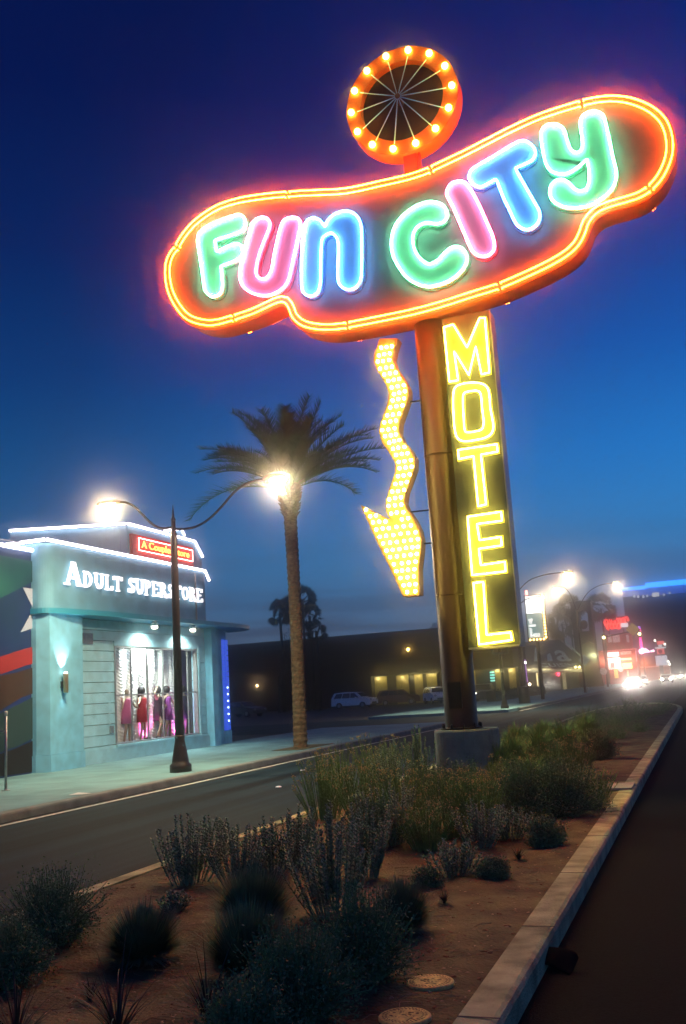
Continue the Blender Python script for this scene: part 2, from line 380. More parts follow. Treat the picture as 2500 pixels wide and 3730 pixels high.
def sampled(P, step):
    res = [P[0]]; acc = 0
    for i in range(1, len(P) + 1):
        a = P[i - 1]; c = P[i % len(P)]; d = math.hypot(c[0] - a[0], c[1] - a[1]); acc += d
        if acc >= step: res.append(c); acc = 0
    if math.hypot(res[0][0] - res[-1][0], res[0][1] - res[-1][1]) < step * .6: res.pop()
    return res
OUT = sampled(OUT, 0.06)
CAB = offset(OUT, 0.05)
cab = MB().prism(CAB, 'Y', 14.90, 15.38).build('cabinet', M_side, sign)
# face sheet slightly proud of the cabinet
MB().prism(offset(OUT, 0.035), 'Y', 14.888, 14.90 - 0.0005).build('cabinet_face', M_face, cab)
brk = planeY([(637, 896), (1049, 698), (1556, 612), (2115, 366), (2385, 690), (1818, 1052), (1262, 1194), (851, 1166)], YT)
def broken(path, Y, gap, r, m, parent, name, breaks):
    k = len(path); cut = []
    for bx, bz in breaks: cut.append(min(range(k), key=lambda i: (path[i][0] - bx) ** 2 + (path[i][1] - bz) ** 2))
    cut = sorted(set(cut)); b = MB()
    for a, c in zip(cut, cut[1:] + [cut[0] + k]):
        seg = [Vector((path[i % k][0], Y, path[i % k][1])) for i in range(a, c + 1)]
        if len(seg) < 3: continue
        d0 = (seg[1] - seg[0]).normalized(); d1 = (seg[-2] - seg[-1]).normalized()
        seg[0] = seg[0] + d0 * gap; seg[-1] = seg[-1] + d1 * gap
        seg = [seg[0] + Vector((0, .04, 0))] + seg + [seg[-1] + Vector((0, .04, 0))]
        b.tube(seg, r, 6)
    return b.build(name, m, parent, True)
broken(OUT, YT, 0.035, 0.0125, TUBE_RED, cab, 'border_tube', brk)
broken(offset(OUT, -0.095), YT, 0.035, 0.0125, TUBE_RED, cab, 'border_tube', brk)
broken(OUT, 15.45, 0.022, 0.0125, TUBE_RED, cab, 'border_tube', brk)
c1 = lambda P: [(500 + x * 0.70153, 100 + y * 0.70153) for x, y in P]
c2 = lambda P: [(1400 + x * 0.70153, 250 + y * 0.70153) for x, y in P]
LET = [
 ('F', 'g', c1([(313, 1100), (322, 1170), (335, 1260), (345, 1330), (352, 1365), (375, 1392), (402, 1396), (430, 1380), (442, 1345), (440, 1290), (436, 1246), (439, 1238), (470, 1226), (510, 1210), (538, 1190), (548, 1160), (540, 1132), (515, 1122), (475, 1134), (430, 1155), (415, 1160), (410, 1150), (405, 1110), (412, 1102), (450, 1090), (520, 1066), (550, 1050), (562, 1018), (553, 985), (525, 970), (480, 984), (430, 1002), (370, 1028), (330, 1058)])),
 ('U', 'p', c1([(595, 1018), (580, 1070), (562, 1130), (545, 1200), (533, 1265), (535, 1310), (555, 1350), (600, 1380), (660, 1393), (715, 1380), (760, 1350), (785, 1310), (800, 1250), (815, 1180), (830, 1110), (844, 1050), (847, 1010), (830, 988), (790, 986), (757, 1005), (740, 1050), (725, 1110), (710, 1180), (700, 1240), (688, 1278), (665, 1303), (640, 1303), (620, 1285), (618, 1250), (630, 1190), (650, 1130), (670, 1080), (687, 1035), (686, 1005), (662, 985), (625, 990)])),
 ('n', 'b', c1([(868, 1030), (885, 1000), (915, 988), (948, 1000), (968, 1025), (975, 1025), (1000, 988), (1040, 962), (1090, 953), (1132, 970), (1158, 1010), (1165, 1065), (1166, 1150), (1165, 1240), (1160, 1310), (1132, 1350), (1095, 1360), (1060, 1345), (1043, 1310), (1042, 1240), (1044, 1150), (1040, 1100), (1020, 1073), (998, 1068), (965, 1090), (956, 1130), (954, 1200), (953, 1280), (948, 1345), (930, 1383), (900, 1394), (870, 1382), (855, 1345), (853, 1250), (855, 1150), (860, 1085)])),
 ('C', 'g', c2([(130, 735), (180, 705), (240, 690), (290, 700), (320, 728), (327, 765), (307, 795), (270, 806), (225, 800), (188, 810), (160, 837), (148, 880), (155, 930), (175, 970), (205, 1000), (235, 1013), (275, 996), (310, 960), (345, 930), (385, 924), (415, 943), (430, 980), (420, 1022), (390, 1062), (345, 1097), (290, 1120), (230, 1131), (170, 1117), (115, 1082), (75, 1030), (45, 970), (36, 900), (50, 830), (85, 775)])),
 ('I', 'p', c2([(323, 640), (340, 603), (375, 583), (412, 586), (440, 612), (470, 662), (500, 722), (530, 790), (560, 860), (573, 912), (565, 947), (535, 971), (500, 973), (465, 955), (442, 918), (415, 855), (387, 790), (355, 715), (330, 668)])),
 ('T', 'b', c2([(440, 560), (452, 528), (485, 503), (545, 468), (620, 423), (690, 382), (732, 376), (770, 400), (786, 436), (770, 472), (735, 492), (692, 512), (684, 520), (700, 552), (740, 622), (780, 692), (806, 742), (802, 792), (770, 826), (730, 834), (695, 815), (672, 782), (648, 730), (618, 668), (592, 600), (582, 578), (570, 578), (540, 595), (502, 613), (465, 602), (445, 582)])),
 ('y', 'g', c2([(813, 335), (833, 300), (870, 286), (910, 295), (936, 322), (950, 370), (965, 412), (985, 432), (1010, 432), (1028, 408), (1027, 360), (1018, 290), (1025, 252), (1055, 227), (1100, 221), (1135, 240), (1150, 282), (1163, 340), (1176, 400), (1190, 470), (1205, 530), (1203, 575), (1180, 628), (1130, 676), (1070, 708), (1000, 722), (930, 716), (880, 690), (860, 652), (865, 607), (893, 579), (930, 575), (965, 598), (990, 624), (1020, 634), (1050, 620), (1063, 580), (1063, 530), (1056, 488), (1050, 474), (1010, 508), (960, 540), (910, 546), (865, 530), (840, 495), (828, 450), (817, 390)])),
]
CN = {'g': 'green', 'p': 'pink', 'b': 'blue'}
for (ch, c, P) in LET:
    Q = smooth_closed(planeY(P, 14.76), 4)
    l = MB().prism(offset(Q, 0.040), 'Y', 14.845, 14.8875).build('letter', EDGE[c], sign); l['label'] = '%s neon letter %s on the cabinet' % (CN[c], ch)
    MB().prism(offset(Q, 0.018), 'Y', 14.795, 14.8445).build('letter_face', PAINT[c], l)
    # tube with a small gap
    k = len(Q); st = {'F': 118, 'U': 140, 'n': 20, 'C': 4, 'I': 8, 'T': 50, 'y': 8}[ch] % k
    seg = [Vector((Q[(st + i) % k][0], 14.76, Q[(st + i) % k][1])) for i in range(k + 1)]
    seg[-1] = seg[-1] + (seg[-2] - seg[-1]).normalized() * 0.018; seg[0] = seg[0] + (seg[1] - seg[0]).normalized() * 0.018
    seg = [seg[0] + Vector((0, .035, 0))] + seg + [seg[-1] + Vector((0, .035, 0))]
    MB().tube(seg, 0.016, 6).build('neon_tube', TUBE[c], l, True)
# wheel of bulbs
wc = aY(1462, 365, 14.9); wx, wz, WR = wc.x, wc.z, 1.0
w = MB(); n = 72
def ring_pts(r, y): return [(wx + r * cos(2 * pi * i / n), y, wz + r * sin(2 * pi * i / n)) for i in range(n)]
vs = ring_pts(WR, 15.24) + ring_pts(WR, 14.90) + ring_pts(0.74, 14.90) + ring_pts(0.74, 15.05); fs = []
for r_ in range(3):
    for i in range(n): fs.append((r_ * n + i, (r_ + 1) * n + i, (r_ + 1) * n + (i + 1) % n, r_ * n + (i + 1) % n))
fs.append(tuple(range(n)))
w.add(vs, fs); wheel = w.build('bulb_wheel', mat('wheel_paint', (0.80, 0.17, 0.012), 0.45, .1, 5), sign)
w = MB(); w.add(ring_pts(0.739, 15.045), [tuple(range(n))]); w.build('wheel_backing', mat('wheel_dark', (0.012, 0.010, 0.012), 0.6), wheel)
hub = Vector((wx - 0.03, 14.80, wz + 0.02))
MB().tube([hub + Vector((0, -.03, 0)), hub + Vector((0, .24, 0))], 0.045, 12).build('hub', M_black, wheel, True)
M_spoke = mat('spoke_white', (0.32, 0.78, 1.0), 0.35)
proto = None
BULB = emis('globe_bulb', (1.0, 0.58, 0.07), 30)
for i in range(14):
    th = pi / 2 - 2 * pi * (i + 0.5) / 14
    d = Vector((cos(th), 0, sin(th)))
    MB().tube([hub + d * 0.04, Vector((wx, 14.895, wz)) + d * 0.80], 0.0095, 6).build('spoke', M_spoke, wheel, True)
    c = Vector((wx, 14.865, wz)) + d * 0.905
    MB().ball(c, 0.058, 12, 8).build('bulb', BULB, wheel, True)
    MB().lathe((0, 0, 0), [(0.04, 0), (0.04, .03)], 12)
q = MB(); nb = aY(1500, 600, 15.0)
q.box(nb.x - 0.13, 14.98, 10.2, nb.x + 0.10, 15.18, wz - 0.96); q.box(nb.x + 0.125, 15.0, 10.2, nb.x + 0.15, 15.1, wz - 0.93)
q.build('wheel_neck', mat('neck_red', (0.6, 0.05, 0.02), 0.5), sign)
# MOTEL panel
c3 = lambda P: [(1200 + x / 1.8, 1100 + y / 1.8) for x, y in P]
pn = MB(); pn.box(-3.40, 15.05, 2.26, -2.605, 15.47, 7.66); panel = pn.build('motel_panel', M_panel, sign)
tr = MB(); tr.box(-3.405, 15.043, 2.23, -2.60, 15.478, 2.2595); tr.box(-2.6045, 15.045, 2.26, -2.597, 15.475, 7.66); tr.box(-2.597, 15.045, 2.26, -2.585, 15.06, 7.66)
tr.build('panel_trim', M_steel, panel)
MOT = [('M', [(752, 165), (812, 147), (903, 298), (985, 105), (1020, 103), (1050, 462), (998, 474), (960, 290), (915, 480), (818, 322), (845, 513), (787, 522)], 0),
       ('O', [(812, 640), (822, 565), (870, 537), (950, 528), (1015, 542), (1045, 585), (1055, 690), (1068, 760), (1076, 820), (1060, 865), (1015, 892), (950, 906), (885, 913), (842, 893), (823, 840), (815, 740)], 1),
       ('T', [(845, 970), (1098, 932), (1104, 981), (994, 1000), (1028, 1326), (976, 1340), (946, 1010), (848, 1030)], 0),
       ('E', [(907, 1408), (1127, 1375), (1132, 1434), (968, 1455), (985, 1562), (1126, 1540), (1130, 1596), (980, 1618), (993, 1726), (1150, 1702), (1156, 1766), (937, 1790)], 0),
       ('L', [(945, 1842), (1010, 1835), (1031, 2183), (1188, 2166), (1198, 2216), (983, 2246)], 0)]
def dense(P, step=0.05):
    out = []
    k = len(P)
    for i in range(k):
        a, c = P[i], P[(i + 1) % k]; m_ = max(1, int(math.hypot(c[0] - a[0], c[1] - a[1]) / step))
        for j in range(m_): out.append((a[0] + (c[0] - a[0]) * j / m_, a[1] + (c[1] - a[1]) * j / m_))
    return out
for ch, P, sm in MOT:
    Q0 = planeY(c3(P), 15.0); Qs = smooth_closed(Q0, 4) if sm else Q0
    if ch == 'O':
        I0 = smooth_closed(planeY(c3([(876, 650), (882, 600), (920, 585), (972, 582), (994, 610), (1002, 700), (1012, 780), (1002, 832), (958, 848), (905, 854), (887, 835), (880, 740)]), 15.0), 4)
        Fo = offset(Qs, 0.028); Fi = offset(I0, -0.028); k1, k2 = len(Fo), len(Fi)
        nn = 48
        def res(P_):
            cx_ = sum(p[0] for p in P_) / len(P_); cz_ = sum(p[1] for p in P_) / len(P_); o_ = []
            for i in range(nn):
                th = 2 * pi * i / nn; o_.append(min(P_, key=lambda p: abs(((atan2(p[1] - cz_, p[0] - cx_) - th + pi) % (2 * pi)) - pi)))
            return o_
        A, B_ = res(Fo), res(Fi); b = MB(); vs = [(x, 15.032, z) for x, z in A] + [(x, 15.032, z) for x, z in B_] + [(x, 15.0495, z) for x, z in A]
        b.add(vs, [(i, (i + 1) % nn, nn + (i + 1) % nn, nn + i) for i in range(nn)] + [(i, 2 * nn + i, 2 * nn + (i + 1) % nn, (i + 1) % nn) for i in range(nn)])
        l = b.build('panel_letter', M_yel, sign)
    else:
        l = MB().prism(offset(Qs, 0.03), 'Y', 15.032, 15.0495).build('panel_letter', M_yel, sign)
    l['label'] = 'yellow neon letter %s on the vertical panel' % ch
    b = MB()
    def loop(Q, st):
        D = dense(Q) if not sm else Q; k = len(D)
        seg = [Vector((D[(st + i) % k][0], 15.0, D[(st + i) % k][1])) for i in range(k + 1)]
        seg[-1] = seg[-1] + (seg[-2] - seg[-1]).normalized() * 0.015; seg[0] = seg[0] + (seg[1] - seg[0]).normalized() * 0.015
        b.tube([seg[0] + Vector((0, .03, 0))] + seg + [seg[-1] + Vector((0, .03, 0))], 0.0105, 6)
    loop(Qs, {'M': 8, 'O': 22, 'T': 30, 'E': 60, 'L': 20}[ch])
    if ch == 'O': loop(I0, 20)
    b.build('neon_tube', TUBE['y'], l, True)
b = MB(); p = aY(1822, 2372, 15.2)
b.box(p.x - .13, 15.15, p.z - .05, p.x + .13, 15.20, p.z - .02); b.box(p.x - .13, 15.15, p.z - .019, p.x - .105, 15.2, 2.229); b.box(p.x + .105, 15.15, p.z - .019, p.x + .13, 15.2, 2.229)
b.build('bracket', M_steel, panel)
# arrow
APX = c3([(330, 240), (310, 300), (292, 345), (290, 385), (310, 440), (340, 490), (370, 540), (390, 600), (385, 650), (360, 725), (335, 790), (325, 850), (345, 920), (400, 1000), (432, 1055), (432, 1115), (395, 1220), (370, 1300), (372, 1370), (398, 1425), (300, 1380), (205, 1330), (270, 1480), (340, 1630), (420, 1790), (483, 1932), (590, 1920), (588, 1830), (586, 1750), (598, 1650), (605, 1565), (590, 1490), (555, 1420), (510, 1355), (490, 1310), (500, 1240), (530, 1165), (558, 1085), (560, 1020), (530, 965), (480, 905), (455, 850), (460, 785), (490, 700), (518, 620), (518, 560), (480, 490), (430, 420), (412, 365), (425, 300), (448, 238)])
AP = planeY(APX, 15.0)
arrow = MB().prism(AP, 'Y', 15.0, 15.26).build('arrow', M_aside, sign)
MB().prism(offset(AP, -0.012), 'Y', 14.992, 14.9995).build('arrow_face', M_ayel, arrow)
ABX = [(340,300),(375,295),(410,290),(325,350),(360,342),(397,337),(318,390),(352,387),(393,380),(332,437),(372,430),(410,424),(360,475),(397,468),(435,463),(387,517),(422,510),(458,504),(409,560),(448,552),(488,545),(423,604),(458,594),(495,585),(415,645),(452,637),(490,632),(400,692),(440,683),(480,678),(380,743),(417,738),(458,732),(360,790),(400,782),(437,777),(347,840),(387,835),(428,828),(365,880),(403,874),(437,868),(393,922),(425,912),(460,905),(418,963),(452,955),(492,950),(438,1003),(475,996),(513,992),(455,1048),(493,1044),(535,1036),(460,1090),(500,1085),(540,1080),(450,1142),(487,1137),(527,1130),(433,1193),(470,1188),(508,1180),(412,1243),(450,1240),(490,1232),(393,1295),(432,1285),(470,1280),(388,1337),(430,1333),(472,1328),(405,1387),(442,1380),(485,1378),(240,1362),(268,1405),(305,1400),(287,1445),(327,1440),(368,1440),(475,1425),(517,1418),(308,1492),(350,1485),(390,1483),(440,1475),(487,1470),(535,1465),(330,1540),(372,1533),(420,1528),(467,1520),(517,1515),(565,1510),(352,1583),(398,1578),(442,1573),(490,1567),(535,1560),(580,1555),(375,1630),(415,1625),(460,1620),(502,1612),(545,1608),(580,1605),(398,1673),(443,1667),(490,1662),(533,1657),(573,1652),(423,1720),(475,1713),(520,1708),(565,1703),(440,1765),(477,1760),(515,1756),(558,1752),(467,1810),(512,1805),(555,1800),(487,1857),(525,1853),(565,1850),(510,1902),(563,1897)]
ABULB = emis('arrow_bulb', (1.0, 0.62, 0.15), 100)
proto = None; rest = MB()
for i, (x, y) in enumerate(ABX):
    p = aY(1200 + x / 1.8, 1100 + y / 1.8, 14.97)
    if i < 28 or i >= len(ABX) - 72:
        if proto is None:
            proto = MB().ball(p, 0.027, 8, 5).build('arrow_bulb', ABULB, arrow, True); pl = p
        else:
            c = proto.copy(); COL.objects.link(c); c.parent = arrow; c.location = p - pl
    else: rest.ball(p, 0.027, 8, 5)
r_ = rest.build('arrow_bulbs_middle', ABULB, arrow, True); r_['kind'] = 'stuff'
b = MB()
for (px, py) in ((1498, 1463), (1520, 1862), (1545, 1980)):
    p = aY(px, py, 15.15); b.tube([(p.x - 0.12, 15.15, p.z), (-3.7, 15.2, p.z)], 0.014, 6)
b.build('arrow_bracket', M_pole, sign, True)

# ------------------------------------------------------------------ street lamp with two arms
M_post = mat('lamp_post_paint', (0.03, 0.022, 0.017), 0.4, 0.3, 6)
LENS = emis('lamp_lens', (1.0, 0.50, 0.20), 60)
LCOL = (1.0, 0.82, 0.50)
def make_lamp(loc, label, power, arms=(-1, 1)):
    x, y, z = loc
    t = empty('street_lamp', loc, label, 'street lamp', 'double armed street lamps along the far sidewalk')
    MB().lathe((x, y, z), [(0.25, 0), (0.25, 0.16), (0.20, 0.20), (0.19, 0.26), (0.165, 0.42), (0.125, 0.62), (0.11, 0.72), (0.118, 0.78), (0.105, 0.82)], 16).build('post_base', M_post, t, True)
    MB().lathe((x, y, z), [(0.104, 0.82), (0.082, 5.35), (0.078, 5.50), (0.06, 5.52), (0.05, 5.80)], 16).build('post', M_post, t, True)
    MB().lathe((x, y, z), [(0.05, 5.80), (0.06, 5.84), (0.03, 5.90), (0.02, 6.06), (0.004, 6.2)], 10).build('finial', M_post, t, True)
    for s in arms:
        path = [(0, 5.62), (0.25, 5.58), (0.6, 5.60), (0.95, 5.74), (1.3, 6.0), (1.6, 6.27), (1.9, 6.44), (2.2, 6.50), (2.45, 6.50)] if s > 0 else [(0, 5.66), (0.3, 5.66), (0.55, 5.78), (0.8, 6.02), (1.05, 6.28), (1.3, 6.42), (1.5, 6.45)]
        pp = smooth_open([(x + s * a, y, z + c) for a, c in path], 4)
        MB().tube(pp, 0.030, 8).build('arm', M_post, t, True)
        b = MB(); b.tube([(x + s * (0.30 + 0.12 * cos(q)), y, z + 5.45 + 0.12 * sin(q)) for q in [i * pi / 6 for i in range(-6, 7)]], 0.008, 5); 
        e = path[-1]; hx = x + s * (e[0] + 0.27); hz = z + e[1]
        h = MB(); h.ball((hx, y, hz), 0.35, 16, 8, (1, .5, .30)); h.v = [(a, c, max(d, hz - 0.02)) for a, c, d in h.v]
        lum = h.build('luminaire', mat('luminaire_grey', (.22, .2, .17), .5), t, True)
        MB().ball((hx + s * 0.04, y, hz - 0.06), 0.22, 14, 6, (1, .6, .42)).build('lens', LENS, lum, True)
        light('lamp_light', 'AREA', (hx + s * .04, y, hz - 0.17), power, LCOL, t, size=0.14)
    return t
make_lamp((-11.46, 20.23, 0.15), 'dark street lamp with two curved arms in front of the adult store', 520)
make_lamp((-11.65, 60.0, 0.15), 'distant dark street lamp seen under the vertical motel panel', 700)
# taller plain street lights
def tall_light(x, y, base, armR, armL, h, label, bx=0.14):
    t = empty('tall_street_light', (x, y, 0.15), label, 'street light', 'tall street lights far along the boulevard')
    if base: MB().lathe((x, y, .15), [(0.42, 0), (0.42, .1), (0.40, .12), (0.40, 1.05), (0.43, 1.08), (0.43, 1.15), (.14, 1.2)], 14).build('post_base', M_black, t, False)
    MB().lathe((x, y, .15), [(bx, 0), (bx, .6), (bx * .8, 1), (bx * .55, h)], 10).build('post', M_post, t, True)
    for s, (dx, dz) in ((1, armR), (-1, armL)):
        if dx is None: continue
        pp = smooth_open([(x, y, .15 + h - .3), (x + s * dx * .3, y, .15 + h + dz * .62), (x + s * dx * .65, y, .15 + h + dz * .95), (x + s * dx, y, .15 + h + dz)], 5)
        MB().tube(pp, 0.045, 6).build('arm', M_post, t, True)
        hx = x + s * (dx + .3); hz = .15 + h + dz
        hd = MB(); hd.ball((hx, y, hz), 0.42, 12, 6, (1, .6, .38)); lm = hd.build('luminaire', mat('luminaire_grey', (.22, .2, .17), .5), t, True)
        MB().ball((hx, y, hz - 0.13), 0.30, 12, 6, (1, .8, .5)).build('lens', emis('far_lens', (1, .52, .2), 60), lm, True)
        light('street_light', 'POINT', (hx, y, hz - .50), 330, (1, .80, .5), t, radius=.12)
    return t
tall_light(-12.28, 70.7, True, (3.6, 1.0), (None, None), 8.0, 'tall street light standing just past the lit vertical panel')
tall_light(-11.9, 105.0, False, (4.0, 2.3), (1.6, 2.4), 8.7, 'tall two headed street light in front of the dark arch tower')

# ------------------------------------------------------------------ adult store
st = empty('adult_store', (-17, 26, 0.15), 'pale turquoise adult superstore with white neon roof edges and a display window', 'store')
XF, XW = -16.02, -16.42                  # fascia/pillar plane and siding plane
NEON_W = emis('neon_white', (1.0, 0.86, 0.95), 8)
def yz(px, py, X): q = aX(px, py, X); return (q.y, q.z)
# siding wall with a real window opening, clapboards as stepped boards
wy0, wz0 = yz(425, 2722, XW); wy1, wz1 = yz(712, 2365, XW); wz0 = 0.56; wz1 = 3.42
Y0, Y1 = 21.5, 31.0
wall = MB()
def board(b, y0, y1, z0, z1): b.add([(XW + .012, y0, z0), (XW + .012, y1, z0), (XW + .002, y1, z1), (XW + .002, y0, z1), (XW - .2, y0, z0), (XW - .2, y1, z0), (XW - .2, y1, z1), (XW - .2, y0, z1)], [(0, 1, 2, 3), (0, 4, 5, 1), (3, 2, 6, 7), (1, 5, 6, 2), (0, 3, 7, 4)])
zz = 0.62; zs = []
while zz < 4.3: zs.append((zz, min(zz + 0.285, 4.3))); zz += 0.30
for (a, c) in zs:
    if c <= wz0 or a >= wz1: board(wall, 23.1, 30.9, a, c)
    else: board(wall, 23.1, wy0 - .06, a, c); board(wall, wy1 + .06, 30.9, a, c)
siding = wall.build('siding', M_wall, st)
b = MB(); b.box(XW - .35, 23.1, 0.15, XW - .21, wy0 - .06, 4.35); b.box(XW - .35, wy1 + .06, 0.15, XW - .21, 31, 4.35); b.box(XW - .35, wy0 - .06, wz1 + .04, XW - .21, wy1 + .06, 4.35)
b.build('sheathing', mat('groove_dark', (.04, .05, .05), .9), st)
b = MB(); b.box(XW - .2, 23.1, 0.15, XW + .10, 30.9, 0.52); b.box(XW - .2, 23.1, .522, XW + .05, 30.9, 0.60); b.build('plinth', M_wall, st)
# pillar
b = MB(); b.prism([(XF, 21.62), (XF, 23.08), (XW - .3, 23.08), (XW - .3, 21.5), (XW + .06, 21.5)], 'Z', 0.58, 4.215); b.build('pillar', M_pil, st)
b = MB(); b.prism([(XF + .03, 21.60), (XF + .03, 23.10), (XW - .3, 23.10), (XW - .3, 21.47), (XW + .06, 21.47)], 'Z', 0.15, 0.575); b.build('pillar_base', M_pil, st)
b = MB(); b.box(XW - .5, 30.92, .15, XW + .28, 31.35, 4.4); b.box(XW - .5, 31.36, .15, XW + .05, 32.1, 4.4); b.build('end_pillar', M_pil, st)
# body
b = MB(); b.box(-30, 30.4, .15, -18.4, 31.3, 5.9); b.box(-30, 21.6, .15, -19.0, 30.38, 5.9); b.build('rear_body', M_fas, st)
# fascia
FZ0 = 4.3605; q = aX(175, 1975, XF); FZ1 = q.z; FY0 = q.y - 0.02; FY1 = aX(745, 2090, XF).y
b = MB(); arc = [(XW - .9, FY0 - .02), (XF - .35, FY0 - .04)] + [(XF - .35 + .35 * sin(a), FY0 + .31 - .35 * cos(a)) for a in [i * pi / 16 for i in range(9)]] + [(XF, FY1), (XW - .9, FY1 + .5)]
b.prism(arc, 'Z', FZ0, FZ1); fascia = b.build('fascia', M_fas, st)
def strip(b, pts, h): pass
# canopy band below, bulging outward
band = [(XW - .2, 21.42), (XF - .1, 21.44), (XF + .10, 21.75), (XF + .26, 22.6), (XF + .36, 23.8), (XF + .40, 25.5), (XF + .40, 30.8), (XF + .42, 32.2), (XF + .25, 33.3), (XF - .3, 33.9), (XF - 1.0, 34.0), (XF - 1.2, 32), (XW - .2, 31.9)]
b = MB(); b.prism(smooth_open(band[:7], 4) + smooth_open(band[6:11], 4) + band[11:], 'Z', 4.22, 4.36); can = b.build('canopy', M_band, st, False)
inner = [(XF + (x - XF) * .8 if x > XF else x, y) for x, y in smooth_open(band[:7], 4)]
# parapet tiers with neon
def tier(pts_px, X, depth, m, name, zb):
    P = [yz(a, c, X) for a, c in pts_px]; b = MB()
    poly = P + [(P[-1][0], zb), (P[0][0], zb)]; b.prism(poly, 'X', X - depth, X); return b.build(name, m, st), P
XP = -18.2
t2, P2 = tier([(462, 1914), (707, 1978), (735, 2034)], XP, .3, M_fas, 'parapet', 5.4)
cz = P2[0][1]; far = G(38, 1940, cz)
b = MB(); b.prism([(XP - .31, P2[0][0]), (far.x, far.y), (far.x - .1, far.y + .3), (XP - .31, P2[0][0] + .3)], 'Z', 5.4, cz); b.build('side_parapet', M_fas, st)
XQ = -19.5
t3, P3 = tier([(597, 1938), (658, 1933), (669, 1956)], XQ, 1.4, M_fas, 'rear_tier', 5.95)
b = MB()
def neon(pts, r=0.045): b.tube(pts, r, 8)
za = FZ1 + .06
neon([(XF + .03, FY0 - .05, za), (XF + .03, FY1, za), (XF + .03, FY1 + .28, za - .32)]); neon([(XF - 1.35, FY0 - .12, za - .01), (XF - .02, FY0 - .1, za)])
neon([(XP + .05, y, z + .06) for y, z in P2]); neon([(far.x, far.y - .05, cz + .06), (XP - .02, P2[0][0] - .06, cz + .06)])
neon([(XQ + .05, y, z + .06) for y, z in P3])
b.build('roof_neon', NEON_W, st, True)
# window: frame, panes, sill
fr = MB(); X0 = XW - .02; t_ = .05
fr.box(X0 - .1, wy0 - .06, wz1, X0 + .05, wy1 + .06, wz1 + .06); fr.box(X0 - .1, wy0 - .06, wz0 + .04, X0 + .05, wy0, wz1 - .001); fr.box(X0 - .1, wy1, wz0 + .04, X0 + .05, wy1 + .06, wz1 - .001); fr.box(X0 - .1, wy0 + .001, wz0 + .04, X0 + .05, wy1 - .001, wz0 + .09)
win = fr.build('display_window', M_steel, st)
ym = [yz(x, 2550, XW)[0] for x in (482, 540, 597, 640, 688)]; zm = 2.02
mu = MB()
edges = [wy0] + ym + [wy1]
for y in ym: mu.box(X0 - .02, y - .022, wz0 + .091, X0 + .02, y + .022, wz1 - .002)
for a, c in zip(edges, edges[1:]): mu.box(X0 - .015, a + .023, zm - .02, X0 + .015, c - .023, zm + .02)
mu.build('mullion', M_steel, win)
gm = bpy.data.materials.new('window_glass'); gm.use_nodes = True; t = gm.node_tree; t.nodes.clear()
o_ = t.nodes.new('ShaderNodeOutputMaterial'); mx = t.nodes.new('ShaderNodeMixShader'); tr_ = t.nodes.new('ShaderNodeBsdfTransparent'); gl = t.nodes.new('ShaderNodeBsdfGlossy'); gl.inputs['Roughness'].default_value = .02
mx.inputs[0].default_value = .07; t.links.new(tr_.outputs[0], mx.inputs[1]); t.links.new(gl.outputs[0], mx.inputs[2]); t.links.new(mx.outputs[0], o_.inputs[0])
pa = MB()
for a, c in zip(edges, edges[1:]): pa.box(X0 - .004, a + .02, wz0 + .06, X0 + .004, c - .02, wz1 - .01)
pa.build('glass', gm, win)
b = MB(); b.box(XW - .02, wy0 - .12, wz0 - .04, XW + .13, wy1 + .12, wz0 + .035); b.build('window_sill', M_wall, win)
b = MB(); b.box(XW + .013, wy1 + .07, wz0 + .06, XW + .06, wy1 + .2, wz1 + .2); b.box(XW + .013, wy0 - .1, wz1 + .062, XW + .05, wy1 + .069, wz1 + .2); b.build('window_casing', M_wall, win)
# display box interior
XB = -17.2
b = MB(); b.box(XB - .1, wy0 - .3, .3, XB - .02, wy1 + 1.6, 3.9); b.box(XB, wy0 - .4, .3, XW - .36, wy0 - .3, 3.9); b.box(XB, wy1 + 1.5, .3, XW - .36, wy1 + 1.6, 3.9); b.box(XB, wy0 - .29, 3.7, XW - .36, wy1 + 1.49, 3.8)
b.build('display_box', mat('display_wall', (.18, .12, .35), .8), st)
b = MB(); b.box(XB, wy0 - .29, .36, XW - .2, wy1 + 1.49, wz0 - .02); b.build('display_floor', mat('display_floor', (.06, .05, .07), .5), st)
# swagged curtain: vertical columns of drooping scallops, real relief
b = MB(); vs = []; fs = []; cy0, cy1, nyc, nzc = wy0 - .25, aX(655, 2500, XB + .1).y, 170, 190
for i in range(nzc + 1):
    z = .62 + (3.66 - .62) * i / nzc
    for j in range(nyc + 1):
        y = cy0 + (cy1 - cy0) * j / nyc; u_ = ((y - cy0) / .62) % 1.0; sag = .16 * (1 - (2 * u_ - 1) ** 2)
        ph = ((z + sag) / .105) % 1.0; x = XB + .12 + .05 * (1 - abs(2 * u_ - 1)) + .045 * (1 - ph) ** 2 + .01 * sin(30 * y)
        vs.append((x, y, z))
for i in range(nzc):
    for j in range(nyc): q = i * (nyc + 1) + j; fs.append((q, q + 1, q + nyc + 2, q + nyc + 1))
b.add(vs, fs); b.build('curtain', mat('curtain_white', (.85, .88, .88), .35, spec=.6), st, True)
light('display_light', 'AREA', (XW - .42, (wy0 + ym[3]) / 2 + .6, 3.60), 520, (.85, 1, .95), st, size=.7, direction=(-.45, 0, -1))
for y, p_, c_ in ((wy0 + .45, 16, (1, .10, .45)), (ym[1] + .75, 22, (1, .12, .5)), (ym[3] + 1.0, 14, (1, .08, .45)), (wy1 - .3, 10, (.35, .12, 1))):
    light('display_uplight', 'SPOT', (XB + .38, y, wz0 + .08), p_ * 5, c_, st, radius=.06, spot=radians(110), direction=(-.45, 0, 1))
b = MB()
for y in (wy0 + .5, ym[1] + .6, ym[2] + .3): b.lathe((XB + .38, y, wz0 - .02), [(.09, 0), (.09, .12), (.06, .14)], 10)
